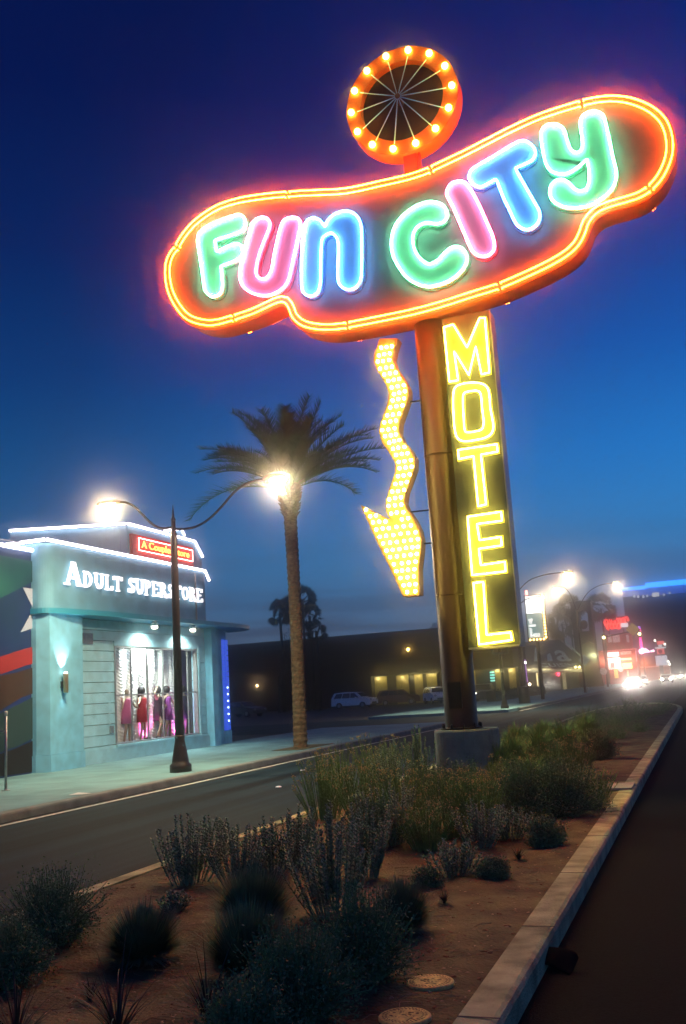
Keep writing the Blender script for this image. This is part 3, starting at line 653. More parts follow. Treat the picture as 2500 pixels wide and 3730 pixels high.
b.build('display_lamp', M_black, st)
# soffit lamps
for (px, py) in ((563, 2262), (702, 2275)):
    p = aX(px, py, XF + .15); l = MB(); l.lathe((p.x, p.y, 4.07), [(.12, 0), (.13, .05), (.10, .12), (.05, .148)], 14); lo_ = l.build('soffit_lamp', M_wall, st, True)
    MB().ball((p.x, p.y, 4.05), .10, 10, 6, (1, 1, .6)).build('lamp_lens', emis('soffit_lens', (1, .93, .72), 22), lo_, True)
    light('soffit_light', 'SPOT', (p.x, p.y, 3.96), 190, (.95, 1, .85), st, radius=.1, spot=radians(150), direction=(-.35, 0, -1))
# sconce on the pillar, shining up
p = aX(240, 2488, XF + .12); s_ = MB(); s_.lathe((p.x, p.y, p.z - .25), [(.06, 0), (.07, .02), (.07, .48), (.066, .5)], 16); sc = s_.build('wall_sconce', mat('brass', (.40, .33, .20), .35, metal=.8), st, True)
b = MB(); b.box(XF - .02, p.y - .07, p.z - .12, p.x - .06, p.y + .07, p.z + .05); b.build('sconce_mount', M_black, sc)
MB().ball((p.x, p.y, p.z + .25), .05, 8, 5).build('sconce_lens', emis('sconce_lens', (1, .9, .8), 12), sc, True)
light('sconce_light', 'SPOT', (p.x + .0, p.y, p.z + .30), 150, (1, .86, .74), st, radius=.05, spot=radians(75), direction=(-.22, 0, 1))
light('sconce_down', 'SPOT', (p.x + .0, p.y, p.z - .27), 5, (.6, 1, 1), st, radius=.05, spot=radians(75), direction=(-.1, 0, -1))
MB().tube([(XF + .04, 29.6, 4.42), (XF + .04, 29.6, 6.0)], .03, 6).build('conduit', M_steel, st, True)
b = MB(); b.box(XW + .02, 23.6, 3.5, XW + .05, 24.1, 3.8)
for i in range(6): b.box(XW + .051, 23.63, 3.53 + i * .042, XW + .062, 24.07, 3.548 + i * .042)
b.build('wall_vent', M_steel, st)
MB().box(XW + .02, 24.9, .95, XW + .07, 25.05, 1.15).build('outlet_box', M_steel, st)
# glass block strip, lit blue
p0 = aX(752, 2325, XW + .02); p1 = aX(790, 2680, XW + .02)
gb = MB(); M_blk = emis('blue_block', (.03, .13, 1.0), .55, (.1, .1, .5)); rnd = random.Random(4)
kz = 17; dz = (p0.z - .62) / kz; ya = 32.12
for i in range(kz):
    for j in range(2): gb.box(XW - .04, ya + j * .27, .62 + i * dz, XW + .04 + .005 * j, ya + j * .27 + .25, .62 + (i + 1) * dz - .018)
gb.build('glass_block_strip', M_blk, st)
b = MB(); b.box(XW - .12, ya - .01, .15, XW - .05, ya + .56, 4.2); b.box(XW - .10, ya - .01, .15, XW + .06, ya + .56, .60); b.build('glass_block_frame', M_pil, st)
b = MB()
for i in range(6): b.ball((XW + .05, ya + .36, .95 + i * .235), .03, 6, 4)
b.build('glass_block_bulb', emis('blue_bulb', (.5, .75, 1), 8), st, True)
# fascia lettering: slab serif capitals built of strokes
SER = {
 'A': (1.0, [('l', .50, 1, .12, 0), ('l', .50, 1, .88, 0, 1.5), ('h', .25, .75, .32), ('s', .12, 0), ('s', .88, 0)]),
 'D': (.95, [('v', .2, 0, 1), ('s', .2, 0), ('s', .2, 1), ('arc', .30, .5, .50, .5, -90, 90)]),
 'U': (.95, [('v', .2, .35, 1), ('v', .78, .35, 1), ('s', .2, 1), ('s', .78, 1), ('arc', .49, .36, .29, .36, 180, 360)]),
 'L': (.8, [('v', .22, 0, 1), ('s', .22, 1), ('s', .22, 0), ('h', .2, .75, .07), ('v', .72, .04, .30)]),
 'T': (.9, [('v', .45, 0, 1), ('s', .45, 0), ('h', .05, .85, .93), ('v', .07, .72, .97), ('v', .83, .72, .97)]),
 'S': (.78, [('arc', .4, .73, .26, .25, 30, 270), ('arc', .4, .27, .28, .25, -150, 90), ('v', .66, .72, .95), ('v', .12, .05, .30)]),
 'P': (.82, [('v', .2, 0, 1), ('s', .2, 0), ('s', .2, 1), ('arc', .32, .72, .38, .26, -90, 90)]),
 'E': (.85, [('v', .2, 0, 1), ('s', .2, 0), ('s', .2, 1), ('h', .2, .75, .93), ('h', .2, .75, .07), ('h', .2, .6, .5), ('v', .74, .72, .97), ('v', .76, .03, .28)]),
 'R': (.92, [('v', .2, 0, 1), ('s', .2, 0), ('s', .2, 1), ('arc', .32, .72, .36, .26, -90, 90), ('l', .45, .48, .82, .0, 1.2), ('s', .84, 0)]),
 'O': (.95, [('arc', .48, .5, .40, .46, 0, 360)])}
def glyph(b, ch, y0, z0, h, wsc, X):
    wd_, st_ = SER[ch]; w_ = h * wsc; T = .15; k = [0]
    def quad(P):
        k[0] += 1; d = X + .05 + k[0] * .0009
        b.prism([(y0 + x * w_, z0 + z * h) for x, z in P], 'X', X, d)
    for s in st_:
        if s[0] == 'v': quad([(s[1] - T / 2, s[2]), (s[1] + T / 2, s[2]), (s[1] + T / 2, s[3]), (s[1] - T / 2, s[3])])
        elif s[0] == 'h': quad([(s[1], s[3] - .05), (s[2], s[3] - .05), (s[2], s[3] + .05), (s[1], s[3] + .05)])
        elif s[0] == 's': z = s[2]; a = 0 if z == 0 else .91; quad([(s[1] - .17, a), (s[1] + .17, a), (s[1] + .17, a + .09), (s[1] - .17, a + .09)])
        elif s[0] == 'l':
            f = T * .55 * (s[5] if len(s) > 5 else .8); quad([(s[1] - f, s[2]), (s[1] + f, s[2]), (s[3] + f, s[4]), (s[3] - f, s[4])])
        else:
            _, cx_, cz_, rx_, rz_, a0, a1 = s; n_ = 14
            for i in range(n_):
                q0 = radians(a0 + (a1 - a0) * i / n_); q1 = radians(a0 + (a1 - a0) * (i + 1) / n_)
                ti, tz = (rx_ - T) / rx_, (rz_ - .10) / rz_
                quad([(cx_ + rx_ * cos(q0), cz_ + rz_ * sin(q0)), (cx_ + rx_ * cos(q1), cz_ + rz_ * sin(q1)), (cx_ + rx_ * ti * cos(q1), cz_ + rz_ * tz * sin(q1)), (cx_ + rx_ * ti * cos(q0), cz_ + rz_ * tz * sin(q0))])
    return wd_ * w_
LW = emis('letter_white', (1.0, .94, .97), 1.6)
X_ = XF + .07
def span(pa_, pb_): return yz(*pa_, X_)[0], yz(*pb_, X_)[0]
def write_row(word, ya_, yb_, z0, z1a):
    tot = sum(SER[c][0] for c in word); hh = z1a - z0; wsc = (yb_ - ya_) / tot / hh; y = ya_
    for c in word:
        b = MB(); w_ = glyph(b, c, y, z0, hh, wsc * .93, X_) / .93; o = b.build('fascia_letter', LW, fascia); y += w_
zb = yz(300, 2138, X_)[1]
a0, a1 = span((235, 2134), (298, 2138)); write_row('A', a0, a1, zb, yz(270, 2048, X_)[1])
a0, a1 = span((300, 2142), (446, 2157)); write_row('DULT', a0, a1, zb, yz(305, 2080, X_)[1])
a0, a1 = span((464, 2165), (738, 2198)); write_row('SUPERSTORE', a0, a1, zb, yz(475, 2104, X_)[1])
# red neon box: A Couples Store
XS = XP + .12
A_, B_ = aX(490, 2003, XS), aX(698, 2042, XS)
z_top = aX(502, 1960, XS).z; z_bot = aX(502, 2004, XS).z
A_y, B_y = aX(502, 1985, XS).y, aX(698, 2022, XS).y
b = MB(); b.box(XP + .01, A_y - .35, z_bot - .18, XS, B_y + .15, z_top + .12); rb = b.build('couples_sign', mat('sign_red', (.75, .03, .015), .5), st)
b = MB(); b.tube([(XS + .05, A_y, z_bot), (XS + .05, B_y, z_bot), (XS + .05, B_y, z_top), (XS + .05, A_y, z_top)], .014, 6, closed=True); b.build('sign_border_tube', emis('neon_rose', (1, .55, .5), 8), rb, True)
text_mesh('sign_writing', 'A Couples Store', (z_top - z_bot) * .82, emis('neon_amber', (1, .42, .05), 3.2), rb, onX(XS + .03, A_y + .22, z_bot + .12), .012, spacing=1.0, width=(B_y - A_y) - .45)
for y in (A_y + .4, (A_y + B_y) / 2, B_y - .3): light('red_wash', 'POINT', (XS + .16, y, (z_top + z_bot) / 2), 5, (1, .08, .03), st, radius=.05)
# rooftop conduit
MB().tube([(-16.4, 14, 5.95), (-16.6, 21.2, 6.12)], .02, 6).build('roof_conduit', M_steel, st, True)

# mural wall in front of the lot
mw = empty('mural_wall', (-16.6, 17, .15), 'dark blue mural wall with a pale star and a red stripe beside the store', 'wall')
b = MB(); b.box(-16.75, 6, .15, -16.48, 21.46, 5.86); b.build('painted_wall', mat('mural_blue', (.006, .022, .11), .8, .5, .35, col2=(.003, .03, .07)), mw)
XM = -16.476
def mural(name, P, m, k): MB().prism([yz(a, c, XM) for a, c in P], 'X', XM - .0035, XM + k * .002).build(name, m, mw)
M_teal = mat('mural_teal', (.012, .10, .09), .8, .4, .6, col2=(.006, .06, .09))
mural('teal_band', [(-60, 2010), (0, 2022), (136, 2048), (136, 2110), (60, 2150), (0, 2180), (-60, 2200)], M_teal, 0)
mural('star', [(84, 2140), (150, 2149), (150, 2277), (76, 2303), (122, 2218)], mat('mural_star', (.42, .47, .60), .8), 1)
mural('red_stripe', [(-60, 2418), (0, 2393), (50, 2376), (95, 2362), (140, 2352), (140, 2416), (100, 2422), (50, 2440), (0, 2457), (-60, 2470)], mat('mural_red', (.30, .025, .03), .8, .25, 1), 0)
mural('brown_stripe', [(-60, 2500), (0, 2462), (60, 2450), (140, 2425), (140, 2520), (80, 2540), (0, 2590), (-60, 2610)], mat('mural_brown', (.045, .025, .02), .9), 1)
mural('green_stripe', [(-60, 2640), (0, 2600), (80, 2560), (140, 2530), (140, 2680), (60, 2720), (-60, 2760)], mat('mural_green', (.02, .05, .055), .9), 0)
mural('dark_base', [(-60, 2770), (60, 2725), (140, 2690), (140, 2808), (-60, 2836)], mat('mural_black', (.012, .012, .016), .9), 0)
b = MB(); b.tube([(-16.42, 8, 5.92), (-16.42, 21.44, 5.92)], .05, 8); b.build('roof_neon', NEON_W, mw, True)

# ------------------------------------------------------------------ mannequins in the window
def mannequin(loc, joints, cloth, skin, label, hair=True, rz=0.0, dress=(0.62, 1.38)):
    """joints: dict of offsets; one skinned body, dress and hair as children"""
    t = empty('mannequin', loc, label, 'mannequin', 'mannequins in the display window')
    J = joints; names = ['pelvis', 'waist', 'chest', 'neck', 'head', 'top', 'hipL', 'kneeL', 'ankL', 'toeL', 'hipR', 'kneeR', 'ankR', 'toeR', 'shL', 'elL', 'haL', 'shR', 'elR', 'haR']
    E_ = [('pelvis', 'waist'), ('waist', 'chest'), ('chest', 'neck'), ('neck', 'head'), ('head', 'top'), ('pelvis', 'hipL'), ('hipL', 'kneeL'), ('kneeL', 'ankL'), ('ankL', 'toeL'), ('pelvis', 'hipR'), ('hipR', 'kneeR'), ('kneeR', 'ankR'), ('ankR', 'toeR'), ('chest', 'shL'), ('shL', 'elL'), ('elL', 'haL'), ('chest', 'shR'), ('shR', 'elR'), ('elR', 'haR')]
    R_ = dict(pelvis=.125, waist=.10, chest=.12, neck=.045, head=.085, top=.07, hipL=.085, hipR=.085, kneeL=.055, kneeR=.055, ankL=.035, ankR=.035, toeL=.03, toeR=.03, shL=.05, shR=.05, elL=.034, elR=.034, haL=.025, haR=.025)
    me = bpy.data.meshes.new('body'); me.from_pydata([Vector(J[n_]) for n_ in names], [(names.index(a), names.index(c)) for a, c in E_], []); me.update(); me.materials.append(skin)
    o = bpy.data.objects.new('body', me); COL.objects.link(o); o.parent = t
    sk = o.modifiers.new('skin', 'SKIN')
    for i, n_ in enumerate(names): me.skin_vertices[0].data[i].radius = (R_[n_], R_[n_])
    me.skin_vertices[0].data[0].use_root = True
    ss = o.modifiers.new('sub', 'SUBSURF'); ss.levels = 1; ss.render_levels = 1
    pv, wa, cu_ = Vector(J['pelvis']), Vector(J['waist']), Vector(J['chest'])
    b = MB(); lo2 = pv + Vector((0, 0, dress[0] - pv.z)); pts = [lo2, pv, wa, cu_, cu_ + Vector((0, 0, .06))]
    b.tube([loc + p for p in pts], [.185, .165, .125, .15, .12], 14); b.build('dress', cloth, t, True)
    if hair:
        hd = Vector(loc) + Vector(J['head']); b = MB(); b.ball(hd + Vector((-.02, 0, .03)), .125, 10, 7, (1, 1, 1.05)); b.ball(hd + Vector((-.06, -.02, -.12)), .10, 8, 6, (.8, 1, 1.5)); b.build('hair', mat('dark_hair', (.012, .010, .010), .6), t, True)
    t.rotation_euler = (0, 0, rz); return t
base = dict(pelvis=(0, 0, .95), waist=(0, 0, 1.12), chest=(0, 0, 1.32), neck=(0, 0, 1.47), head=(.01, 0, 1.58), top=(.0, 0, 1.68), hipL=(0, .09, .88), kneeL=(.03, .11, .50), ankL=(0, .13, .08), toeL=(.12, .14, .03), hipR=(0, -.09, .88), kneeR=(.06, -.12, .50), ankR=(-.02, -.14, .08), toeR=(.10, -.16, .03), shL=(0, .18, 1.38), elL=(.05, .32, 1.15), haL=(.15, .20, .98), shR=(0, -.18, 1.38), elR=(.05, -.34, 1.18), haR=(.12, -.20, 1.02))
SK = mat('mannequin_skin', (.34, .26, .18), .5)
mz = wz0 - .02
def mq(px, over, cloth, label, **k):
    j = dict(base); j.update(over); p = aX(px, 2600, -16.9); return mannequin(Vector((-16.9, p.y, mz)), j, cloth, SK, label, **k)
mq(462, dict(elR=(.08, -.30, 1.25), haR=(.1, -.42, 1.05), head=(0, .04, 1.56), elL=(.1, .34, 1.12), haL=(.2, .44, 1.05)), mat('dress_rose', (.50, .10, .24), .7), 'mannequin in a rose outfit nearest the left window edge', hair=False)
mq(519, dict(elR=(.10, -.38, 1.25), haR=(.15, -.58, 1.18), elL=(.12, .30, 1.08), haL=(.2, .10, 1.02)), mat('dress_red', (.40, .012, .02), .6), 'mannequin in a red dress with one arm out to the side', rz=.1)
mq(578, dict(elR=(.02, -.40, 1.50), haR=(.05, -.18, 1.72), kneeR=(.14, -.10, .55)), mat('dress_black', (.015, .013, .02), .6), 'mannequin in a black dress with an arm raised to its head', rz=.2)
mq(610, dict(elL=(.1, .30, 1.12), haL=(.2, .16, .95)), mat('dress_violet', (.20, .04, .22), .7), 'mannequin half hidden behind the lamp post')
mq(668, dict(), mat('dress_navy', (.01, .01, .03), .6), 'dark mannequin against the purple end of the window')

# ------------------------------------------------------------------ palms
M_trunk = mat('palm_trunk', (0.15, 0.115, 0.065), 0.95, 0.5, 9, 1.0, stretch=(1, 1, 2.5), bscale=14)
M_frond = mat('palm_frond', (0.11, 0.19, 0.06), 0.7, 0.4, 2)
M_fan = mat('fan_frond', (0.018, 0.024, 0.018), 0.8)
def date_palm():
    bx, by = -11.56, 27.57; top = aY(1052, 1800, by)
    t = empty('date_palm', (bx, by, .15), 'tall date palm with a feathery crown standing at the sidewalk kerb', 'palm tree')
    b = MB(); rings = 92; n_ = 18; vs = []; fs = []
    for i in range(rings + 1):
        f = i / rings; z = .12 + (top.z + .1) * f; r = (.205 - .025 * sin(f * pi)) * (1 + .05 * ((i % 2) * 2 - 1)); cx_ = bx + (top.x - bx) * f + .04 * sin(f * 3)
        for j in range(n_):
            a = 2 * pi * (j + .5 * (i // 2 % 2)) / n_; rr = r * (1 + .06 * ((j + i // 2) % 2)); vs.append((cx_ + rr * cos(a), by + rr * sin(a), z))
    for i in range(rings):
        for j in range(n_): fs.append((i * n_ + j, i * n_ + (j + 1) % n_, (i + 1) * n_ + (j + 1) % n_, (i + 1) * n_ + j))
    b.add(vs, fs); b.build('trunk', M_trunk, t, False)
    # boots: cut frond bases under the crown
    rnd = random.Random(11); b = MB(); cx_, cz_ = top.x + .02, top.z
    for i in range(150):
        a = rnd.random() * 2 * pi; zz = cz_ - .75 + 1.0 * rnd.random(); r0 = .20; k = .12 + .16 * max(0, (zz - cz_ + .75)); e = Vector((cos(a), sin(a), 0)); p = Vector((cx_, by, zz)) + e * r0
        s = Vector((-sin(a), cos(a), 0)) * .05; q = p + e * k + Vector((0, 0, .16))
        b.add([p - s, p + s, q + s * .6, q - s * .6, p - s + Vector((0, 0, .1)), p + s + Vector((0, 0, .1))], [(0, 1, 2, 3), (4, 3, 2, 5), (0, 3, 4), (1, 5, 2)])
    b.build('frond_boots', M_trunk, t)
    b = MB(); C0 = Vector((cx_, by, cz_ + .15))
    def frond(az, elv, Lf, droop):
        e = Vector((cos(az), sin(az), 0)); pts = []; p = C0 + e * .12; an = elv; n2 = 22
        for i in range(n2 + 1):
            pts.append(p.copy()); f = i / n2; an2 = an - droop * f ** 1.5; p = p + (e * cos(an2) + Vector((0, 0, sin(an2)))) * (Lf / n2)
        b.tube(pts, [.028 * (1 - .85 * i / n2) + .003 for i in range(n2 + 1)], 4)
        sd = e.cross(Vector((0, 0, 1))).normalized(); nl = 80
        for i in range(nl):
            f = .16 + .84 * i / nl; q = f * n2; k = min(int(q), n2 - 1); pp = pts[k].lerp(pts[k + 1], q - k); tg = (pts[k + 1] - pts[k]).normalized(); up = sd.cross(tg)
            ll = (.20 + .42 * sin(pi * min(1, f * .9 + .08)) ** .7) * rnd.uniform(.8, 1.1)
            for sgn in (-1, 1):
                d = (sd * sgn * rnd.uniform(.75, 1) + tg * rnd.uniform(.7, 1.1) + up * rnd.uniform(.1, .7)).normalized()
                w_ = tg * .017; tip = pp + d * ll + Vector((0, 0, -.05 * ll)); b.add([pp - w_, pp + w_, tip], [(0, 1, 2)])
    spec = [(pi, .30, 3.7, 1.25), (pi * .97, .62, 3.6, .85), (pi * 1.02, .85, 3.4, .85), (0.05, .55, 3.4, .75), (-.15, .36, 2.8, .7), (0.1, .78, 3.3, .7), (.0, 1.0, 2.6, .6), (0.0, 1.25, 2.9, .2), (pi, 1.25, 2.6, .5), (.3, .6, 2.5, .8), (2.8, .45, 2.6, .8), (3.3, .8, 2.6, .9)]
    for s in spec: frond(*s)
    for i in range(50):
        frond(rnd.random() * 2 * pi, rnd.uniform(.4, 1.5), rnd.uniform(2.4, 3.15), rnd.uniform(.55, 1.3))
    b.build('crown', M_frond, t)
    # tree pit
    q = MB(); q.box(bx - .55, by - .9, .1535, bx + .45, by + 1.6, .162); tag(q.build('tree_pit', M_soil), kind='structure')
date_palm()
def fan_palm(x, y, h, cr, label, z0=0.0, seed=1, n_f=34, group='fan palms in the distance', tr_=.16):
    rnd = random.Random(seed); t = empty('fan_palm', (x, y, z0), label, 'palm tree', group)
    MB().tube([(x, y, z0), (x + .1, y, z0 + h * .5), (x, y, z0 + h)], [tr_ * 1.3, tr_, tr_], 8).build('trunk', M_fan, t, True)
    b = MB(); C0 = Vector((x, y, z0 + h))
    for i in range(n_f):
        az = rnd.random() * 2 * pi; elv = rnd.uniform(-.9, 1.4); e = Vector((cos(az) * cos(elv), sin(az) * cos(elv), sin(elv))); hub_ = C0 + e * cr * rnd.uniform(.45, .62)
        b.add([C0, C0 + Vector((0, .03, .03)), hub_], [(0, 1, 2)])
        sd = e.cross(Vector((0, 0, 1))); sd = sd.normalized() if sd.length > .01 else Vector((1, 0, 0)); up = sd.cross(e); tw = rnd.uniform(0, 2 * pi); sd, up = sd * cos(tw) + up * sin(tw), up * cos(tw) - sd * sin(tw)
        for j in range(11):
            a = -1.35 + 2.7 * j / 10; d = (e * cos(a) + sd * sin(a)); tip = hub_ + d * cr * .48 + up * rnd.uniform(-.05, .05) * cr - Vector((0, 0, .08 * cr * abs(a)))
            w_ = d.cross(up).normalized() * cr * .045; mid = hub_ + d * cr * .26; b.add([hub_, mid + w_, tip, mid - w_], [(0, 1, 2, 3)])
    b.build('crown', M_fan, t); return t
for i, (px, py, cr, yy, lb) in enumerate(((1100, 2185, 1.9, 100, 'tallest fan palm of the cluster behind the date palm trunk'), (1020, 2235, 1.7, 98, 'fan palm left of the date palm trunk'), (1128, 2245, 1.7, 102, 'fan palm right of the date palm trunk'), (1152, 2300, 1.4, 97, 'lowest fan palm at the right of the trunk cluster'), (1060, 2215, 1.6, 104, 'fan palm directly behind the date palm trunk'),
        (1495, 2322, 1.35, 150, 'small fan palm top above the low dark roof'), (1412, 2332, 1.0, 160, 'tiny fan palm top left of the other above the roof'),
        (2072, 2222, 3.2, 185, 'fan palm rising left of the arch tower'), (2190, 2218, 3.2, 190, 'fan palm rising right of the arch tower'), (2048, 2275, 3.6, 180, 'bushy low fan palm in front of the arch tower'))):
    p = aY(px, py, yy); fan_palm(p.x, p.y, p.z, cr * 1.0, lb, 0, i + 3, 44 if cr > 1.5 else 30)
# bare twiggy tree left of the cluster
def twig_tree(x, y, h, label, seed=5):
    rnd = random.Random(seed); t = empty('bare_tree', (x, y, 0), label, 'tree'); tb = MB(); cb = MB()
    def br(p, d, l, r, lev):
        q = p + d * l; (tb if lev < 2 else cb).tube([p, p.lerp(q, .5) + Vector((rnd.uniform(-.1, .1), 0, rnd.uniform(-.1, .1))) * l, q], [r, r * .8, r * .6], 4)
        if lev >= 5: 
            for _ in range(4):
                s = Vector((rnd.uniform(-1, 1), rnd.uniform(-1, 1), rnd.uniform(-1, 1))) * .18; cb.add([q + s, q + s + Vector((.09, 0, .03)), q + s + Vector((0, .03, .1))], [(0, 1, 2)])
            return
        for _ in range(3): br(q, (d + Vector((rnd.uniform(-.8, .8), rnd.uniform(-.8, .8), rnd.uniform(-.2, .6)))).normalized(), l * rnd.uniform(.6, .8), r * .6, lev + 1)
    br(Vector((x, y, 0)), Vector((0, 0, 1)), h * .3, .18, 0)
    tb.build('trunk', M_fan, t); cb.build('crown', M_fan, t)
p = aY(1005, 2300, 96); twig_tree(p.x, p.y, 9.5, 'thin leafless tree beside the palm cluster')
def clump_tree(x, y, h, w, label, seed, m=M_fan):
    rnd = random.Random(seed); t = empty('dark_tree', (x, y, 0), label, 'tree', 'dark trees beyond the shops'); MB().tube([(x, y, 0), (x, y, h * .6)], [.3, .15], 8).build('trunk', M_fan, t)
    b = MB()
    for i in range(1500):
        th = rnd.random() * 2 * pi; u_ = rnd.uniform(-1, 1); r = rnd.random() ** .4; p = Vector((x + w * r * sqrt(1 - u_ * u_) * cos(th), y + w * .6 * r * sin(th) * sqrt(1 - u_ * u_), h * .68 + h * .34 * r * u_ * (.85 + .2 * sin(th * 3))))
        s = rnd.uniform(.2, .5); a, c = Vector((rnd.uniform(-1, 1), rnd.uniform(-1, 1), rnd.uniform(-1, 1))).normalized() * s, Vector((rnd.uniform(-1, 1), rnd.uniform(-1, 1), rnd.uniform(-1, 1))).normalized() * s
        b.add([p, p + a, p + a + c, p + c], [(0, 1, 2, 3)])
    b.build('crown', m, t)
for i, (px, py, yy, w_, lb) in enumerate(((2000, 2385, 180, 6.0, 'dark rounded tree behind the restaurant roof, left one'), (2040, 2370, 186, 6.0, 'dark rounded tree behind the restaurant roof, right one'), (1960, 2400, 183, 5.0, 'low dark tree behind the bulb edged marquee'))):
    p = aY(px, py, yy); clump_tree(p.x, p.y, p.z, w_, lb, i)

# ------------------------------------------------------------------ low dark building across the lot
def lamp_ball(parent, p, r, col, s, name='lamp'):
    return MB().ball(p, r, 8, 6).build(name, emis('lamp_%s_%s' % (name, str(col) + str(s)), col, s), parent, True)
YB = 108.0
lb = empty('low_building', (-38, 112, 0), 'long low dark building with dim yellow doorways across the parking lot', 'building')
xl, zt = aY(810, 2352, YB).x, aY(810, 2352, YB).z; xr = -19.6
b = MB(); b.box(xl, YB, 0, aY(1350, 2500, YB).x, YB + 9, zt); b.box(aY(1350, 2500, YB).x + .001, YB + .02, 3.3, xr, YB + 9, zt - .02); b.box(aY(1350, 2500, YB).x, YB + 1.6, 0, xr, YB + 9, 3.29)
b.build('wall', M_dark, lb)
b = MB(); b.box(xl - .05, YB - .06, zt - .5, xr + .05, YB - .003, zt + .02); b.box(xl, YB - .05, zt * .62, xr, YB - .003, zt * .62 + .12); b.build('parapet_band', mat('dark_trim', (.05, .045, .04), .9), lb)
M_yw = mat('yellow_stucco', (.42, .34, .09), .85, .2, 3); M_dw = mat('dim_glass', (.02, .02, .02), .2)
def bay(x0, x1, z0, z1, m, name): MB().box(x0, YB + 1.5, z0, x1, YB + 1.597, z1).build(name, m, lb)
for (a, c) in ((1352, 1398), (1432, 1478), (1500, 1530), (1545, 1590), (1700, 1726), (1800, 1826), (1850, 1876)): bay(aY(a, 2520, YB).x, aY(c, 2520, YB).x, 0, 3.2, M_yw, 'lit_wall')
for (a, c) in ((1400, 1430), (1480, 1498), (1728, 1796), (1828, 1848)): bay(aY(a, 2520, YB).x, aY(c, 2520, YB).x, .6, 2.9, M_dw, 'dark_door')
b = MB(); 
for a in (1350, 1600, 1690, 1890): x = aY(a, 2520, YB).x; b.box(x - .15, YB + .05, 0, x + .15, YB + .35, 3.29)
b.build('porch_post', M_dark, lb)
for a in (1375, 1462, 1520, 1570, 1712, 1812, 1865):
    x = aY(a, 2520, YB).x; light('porch_light', 'POINT', (x, YB + .9, 3.0), 26, (1, .85, .35), lb, radius=.1)
p = aY(1487, 2366, YB - .3); lamp_ball(lb, (p.x, p.y, p.z), .17, (1, .62, .12), 25, 'wall_lamp')
p = aY(937, 2498, YB - .3); lamp_ball(lb, (p.x, p.y, p.z), .14, (1, .62, .25), 9, 'door_lamp')
light('door_light', 'POINT', (p.x, p.y - .2, p.z), 14, (1, .7, .4), lb, radius=.1)
p = aY(1795, 2480, YB + 1.4); b = MB()
for i in range(4): b.box(p.x - .25, YB + 1.44, 1.9 + .3 * i, p.x + .25, YB + 1.49, 2.05 + .3 * i)
b.build('window_neon', emis('teal_neon', (.25, 1, .8), 1.6), lb)
# far tower behind the pole
p = aY(1578, 2270, 420); q0 = aY(1566, 2280, 420); q1 = aY(1592, 2280, 420)
ft = empty('far_tower', (p.x, 424, 0), 'tiny far tower block peeping over the low roof beside the sign pole', 'tower')
MB().box(q0.x, 420, 0, q1.x, 428, p.z - 1.5).box(q0.x + .8, 421, p.z - 1.499, q1.x - .8, 427, p.z).build('tower_wall', M_dark, ft)
MB().box(q0.x + .6, 419.9, p.z - 8, q0.x + 2.4, 419.99, p.z - 7.4).box(q0.x + .6, 419.9, p.z - 14, q0.x + 2.0, 419.99, p.z - 13.3).build('lit_window', emis('dimwin', (.7, .9, .7), .5), ft)

# ------------------------------------------------------------------ restaurant with dark gabled roof sign
XR_ = -19.4
re = empty('restaurant', (-22, 115, 0), 'dark hip roofed restaurant with pale lettering on its roof and a lit doorway', 'restaurant')
def rz(px, py): q = aX(px, py, XR_); return (q.y, q.z)
y_a, y_b = rz(1915, 2440)[0], rz(2140, 2420)[0]
ez = rz(1960, 2438)[1]
b = MB(); rp = [rz(1896, 2446), rz(1925, 2356), rz(2057, 2328), rz(2150, 2418)]; rp[0] = (rp[0][0], ez); rp[3] = (rp[3][0], ez)
vs = [(XR_ + .6, rp[0][0], ez), (XR_ - .8, rp[1][0], rp[1][1]), (XR_ - .8, rp[2][0], rp[2][1]), (XR_ + .6, rp[3][0], ez), (XR_ - 8, rp[0][0], ez), (XR_ - 6, rp[1][0], rp[1][1]), (XR_ - 6, rp[2][0], rp[2][1]), (XR_ - 8, rp[3][0], ez)]
b.add(vs, [(0, 3, 2, 1), (4, 5, 6, 7), (0, 1, 5, 4), (3, 7, 6, 2), (1, 2, 6, 5), (0, 4, 7, 3)]); b.build('roof', mat('roof_black', (.016, .015, .016), .7, .3, 2), re)
b = MB(); b.box(XR_ + .4, rp[0][0], ez - .45, XR_ + .58, rp[3][0], ez - .005); b.build('eave', M_black, re)
b = MB(); b.box(XR_ - 8, y_a, 0, XR_, y_b, ez - .46); b.build('wall', mat('stucco', (.22, .19, .09), .9, .25, 1), re)
def fp(x0, x1, z0, z1, m, name, o=.04): y0_, y1_ = rz(x0, 2480)[0], rz(x1, 2480)[0]; return MB().box(XR_ + .003, y0_, z0, XR_ + o, y1_, z1).build(name, m, re)
fp(1960, 2040, 0.1, 2.9, M_dw, 'door'); fp(2050, 2062, 0.1, 3.1, emis('lit_jamb', (.9, .75, .15), .25), 'door_jamb'); fp(1956, 1959, .6, 3.1, emis('jamb_glow', (1, .75, .3), 2), 'jamb_neon')
fp(2135, 2139, .6, 2.7, emis('amber_panel', (1, .3, .02), .5), 'amber_panel')
b = MB(); c_ = aX(2035, 2453, XR_ + .15); b.tube([(XR_ + .15, c_.y + .9 * cos(a), c_.z + .32 * sin(a)) for a in [i * pi / 10 for i in range(20)]], .05, 5, closed=True); b.tube([(XR_ + .15, c_.y - .5, c_.z), (XR_ + .15, c_.y + .5, c_.z + .04)], .07, 5); b.build('window_neon', emis('red_neon', (1, .06, .12), 7), re)
for px, py in ((2097, 2430), (2111, 2430), (2125, 2431)):
    p = aX(px, py, XR_ + .7); lamp_ball(re, (p.x, p.y, p.z), .16, (1, .78, .25), 14, 'eave_lamp')
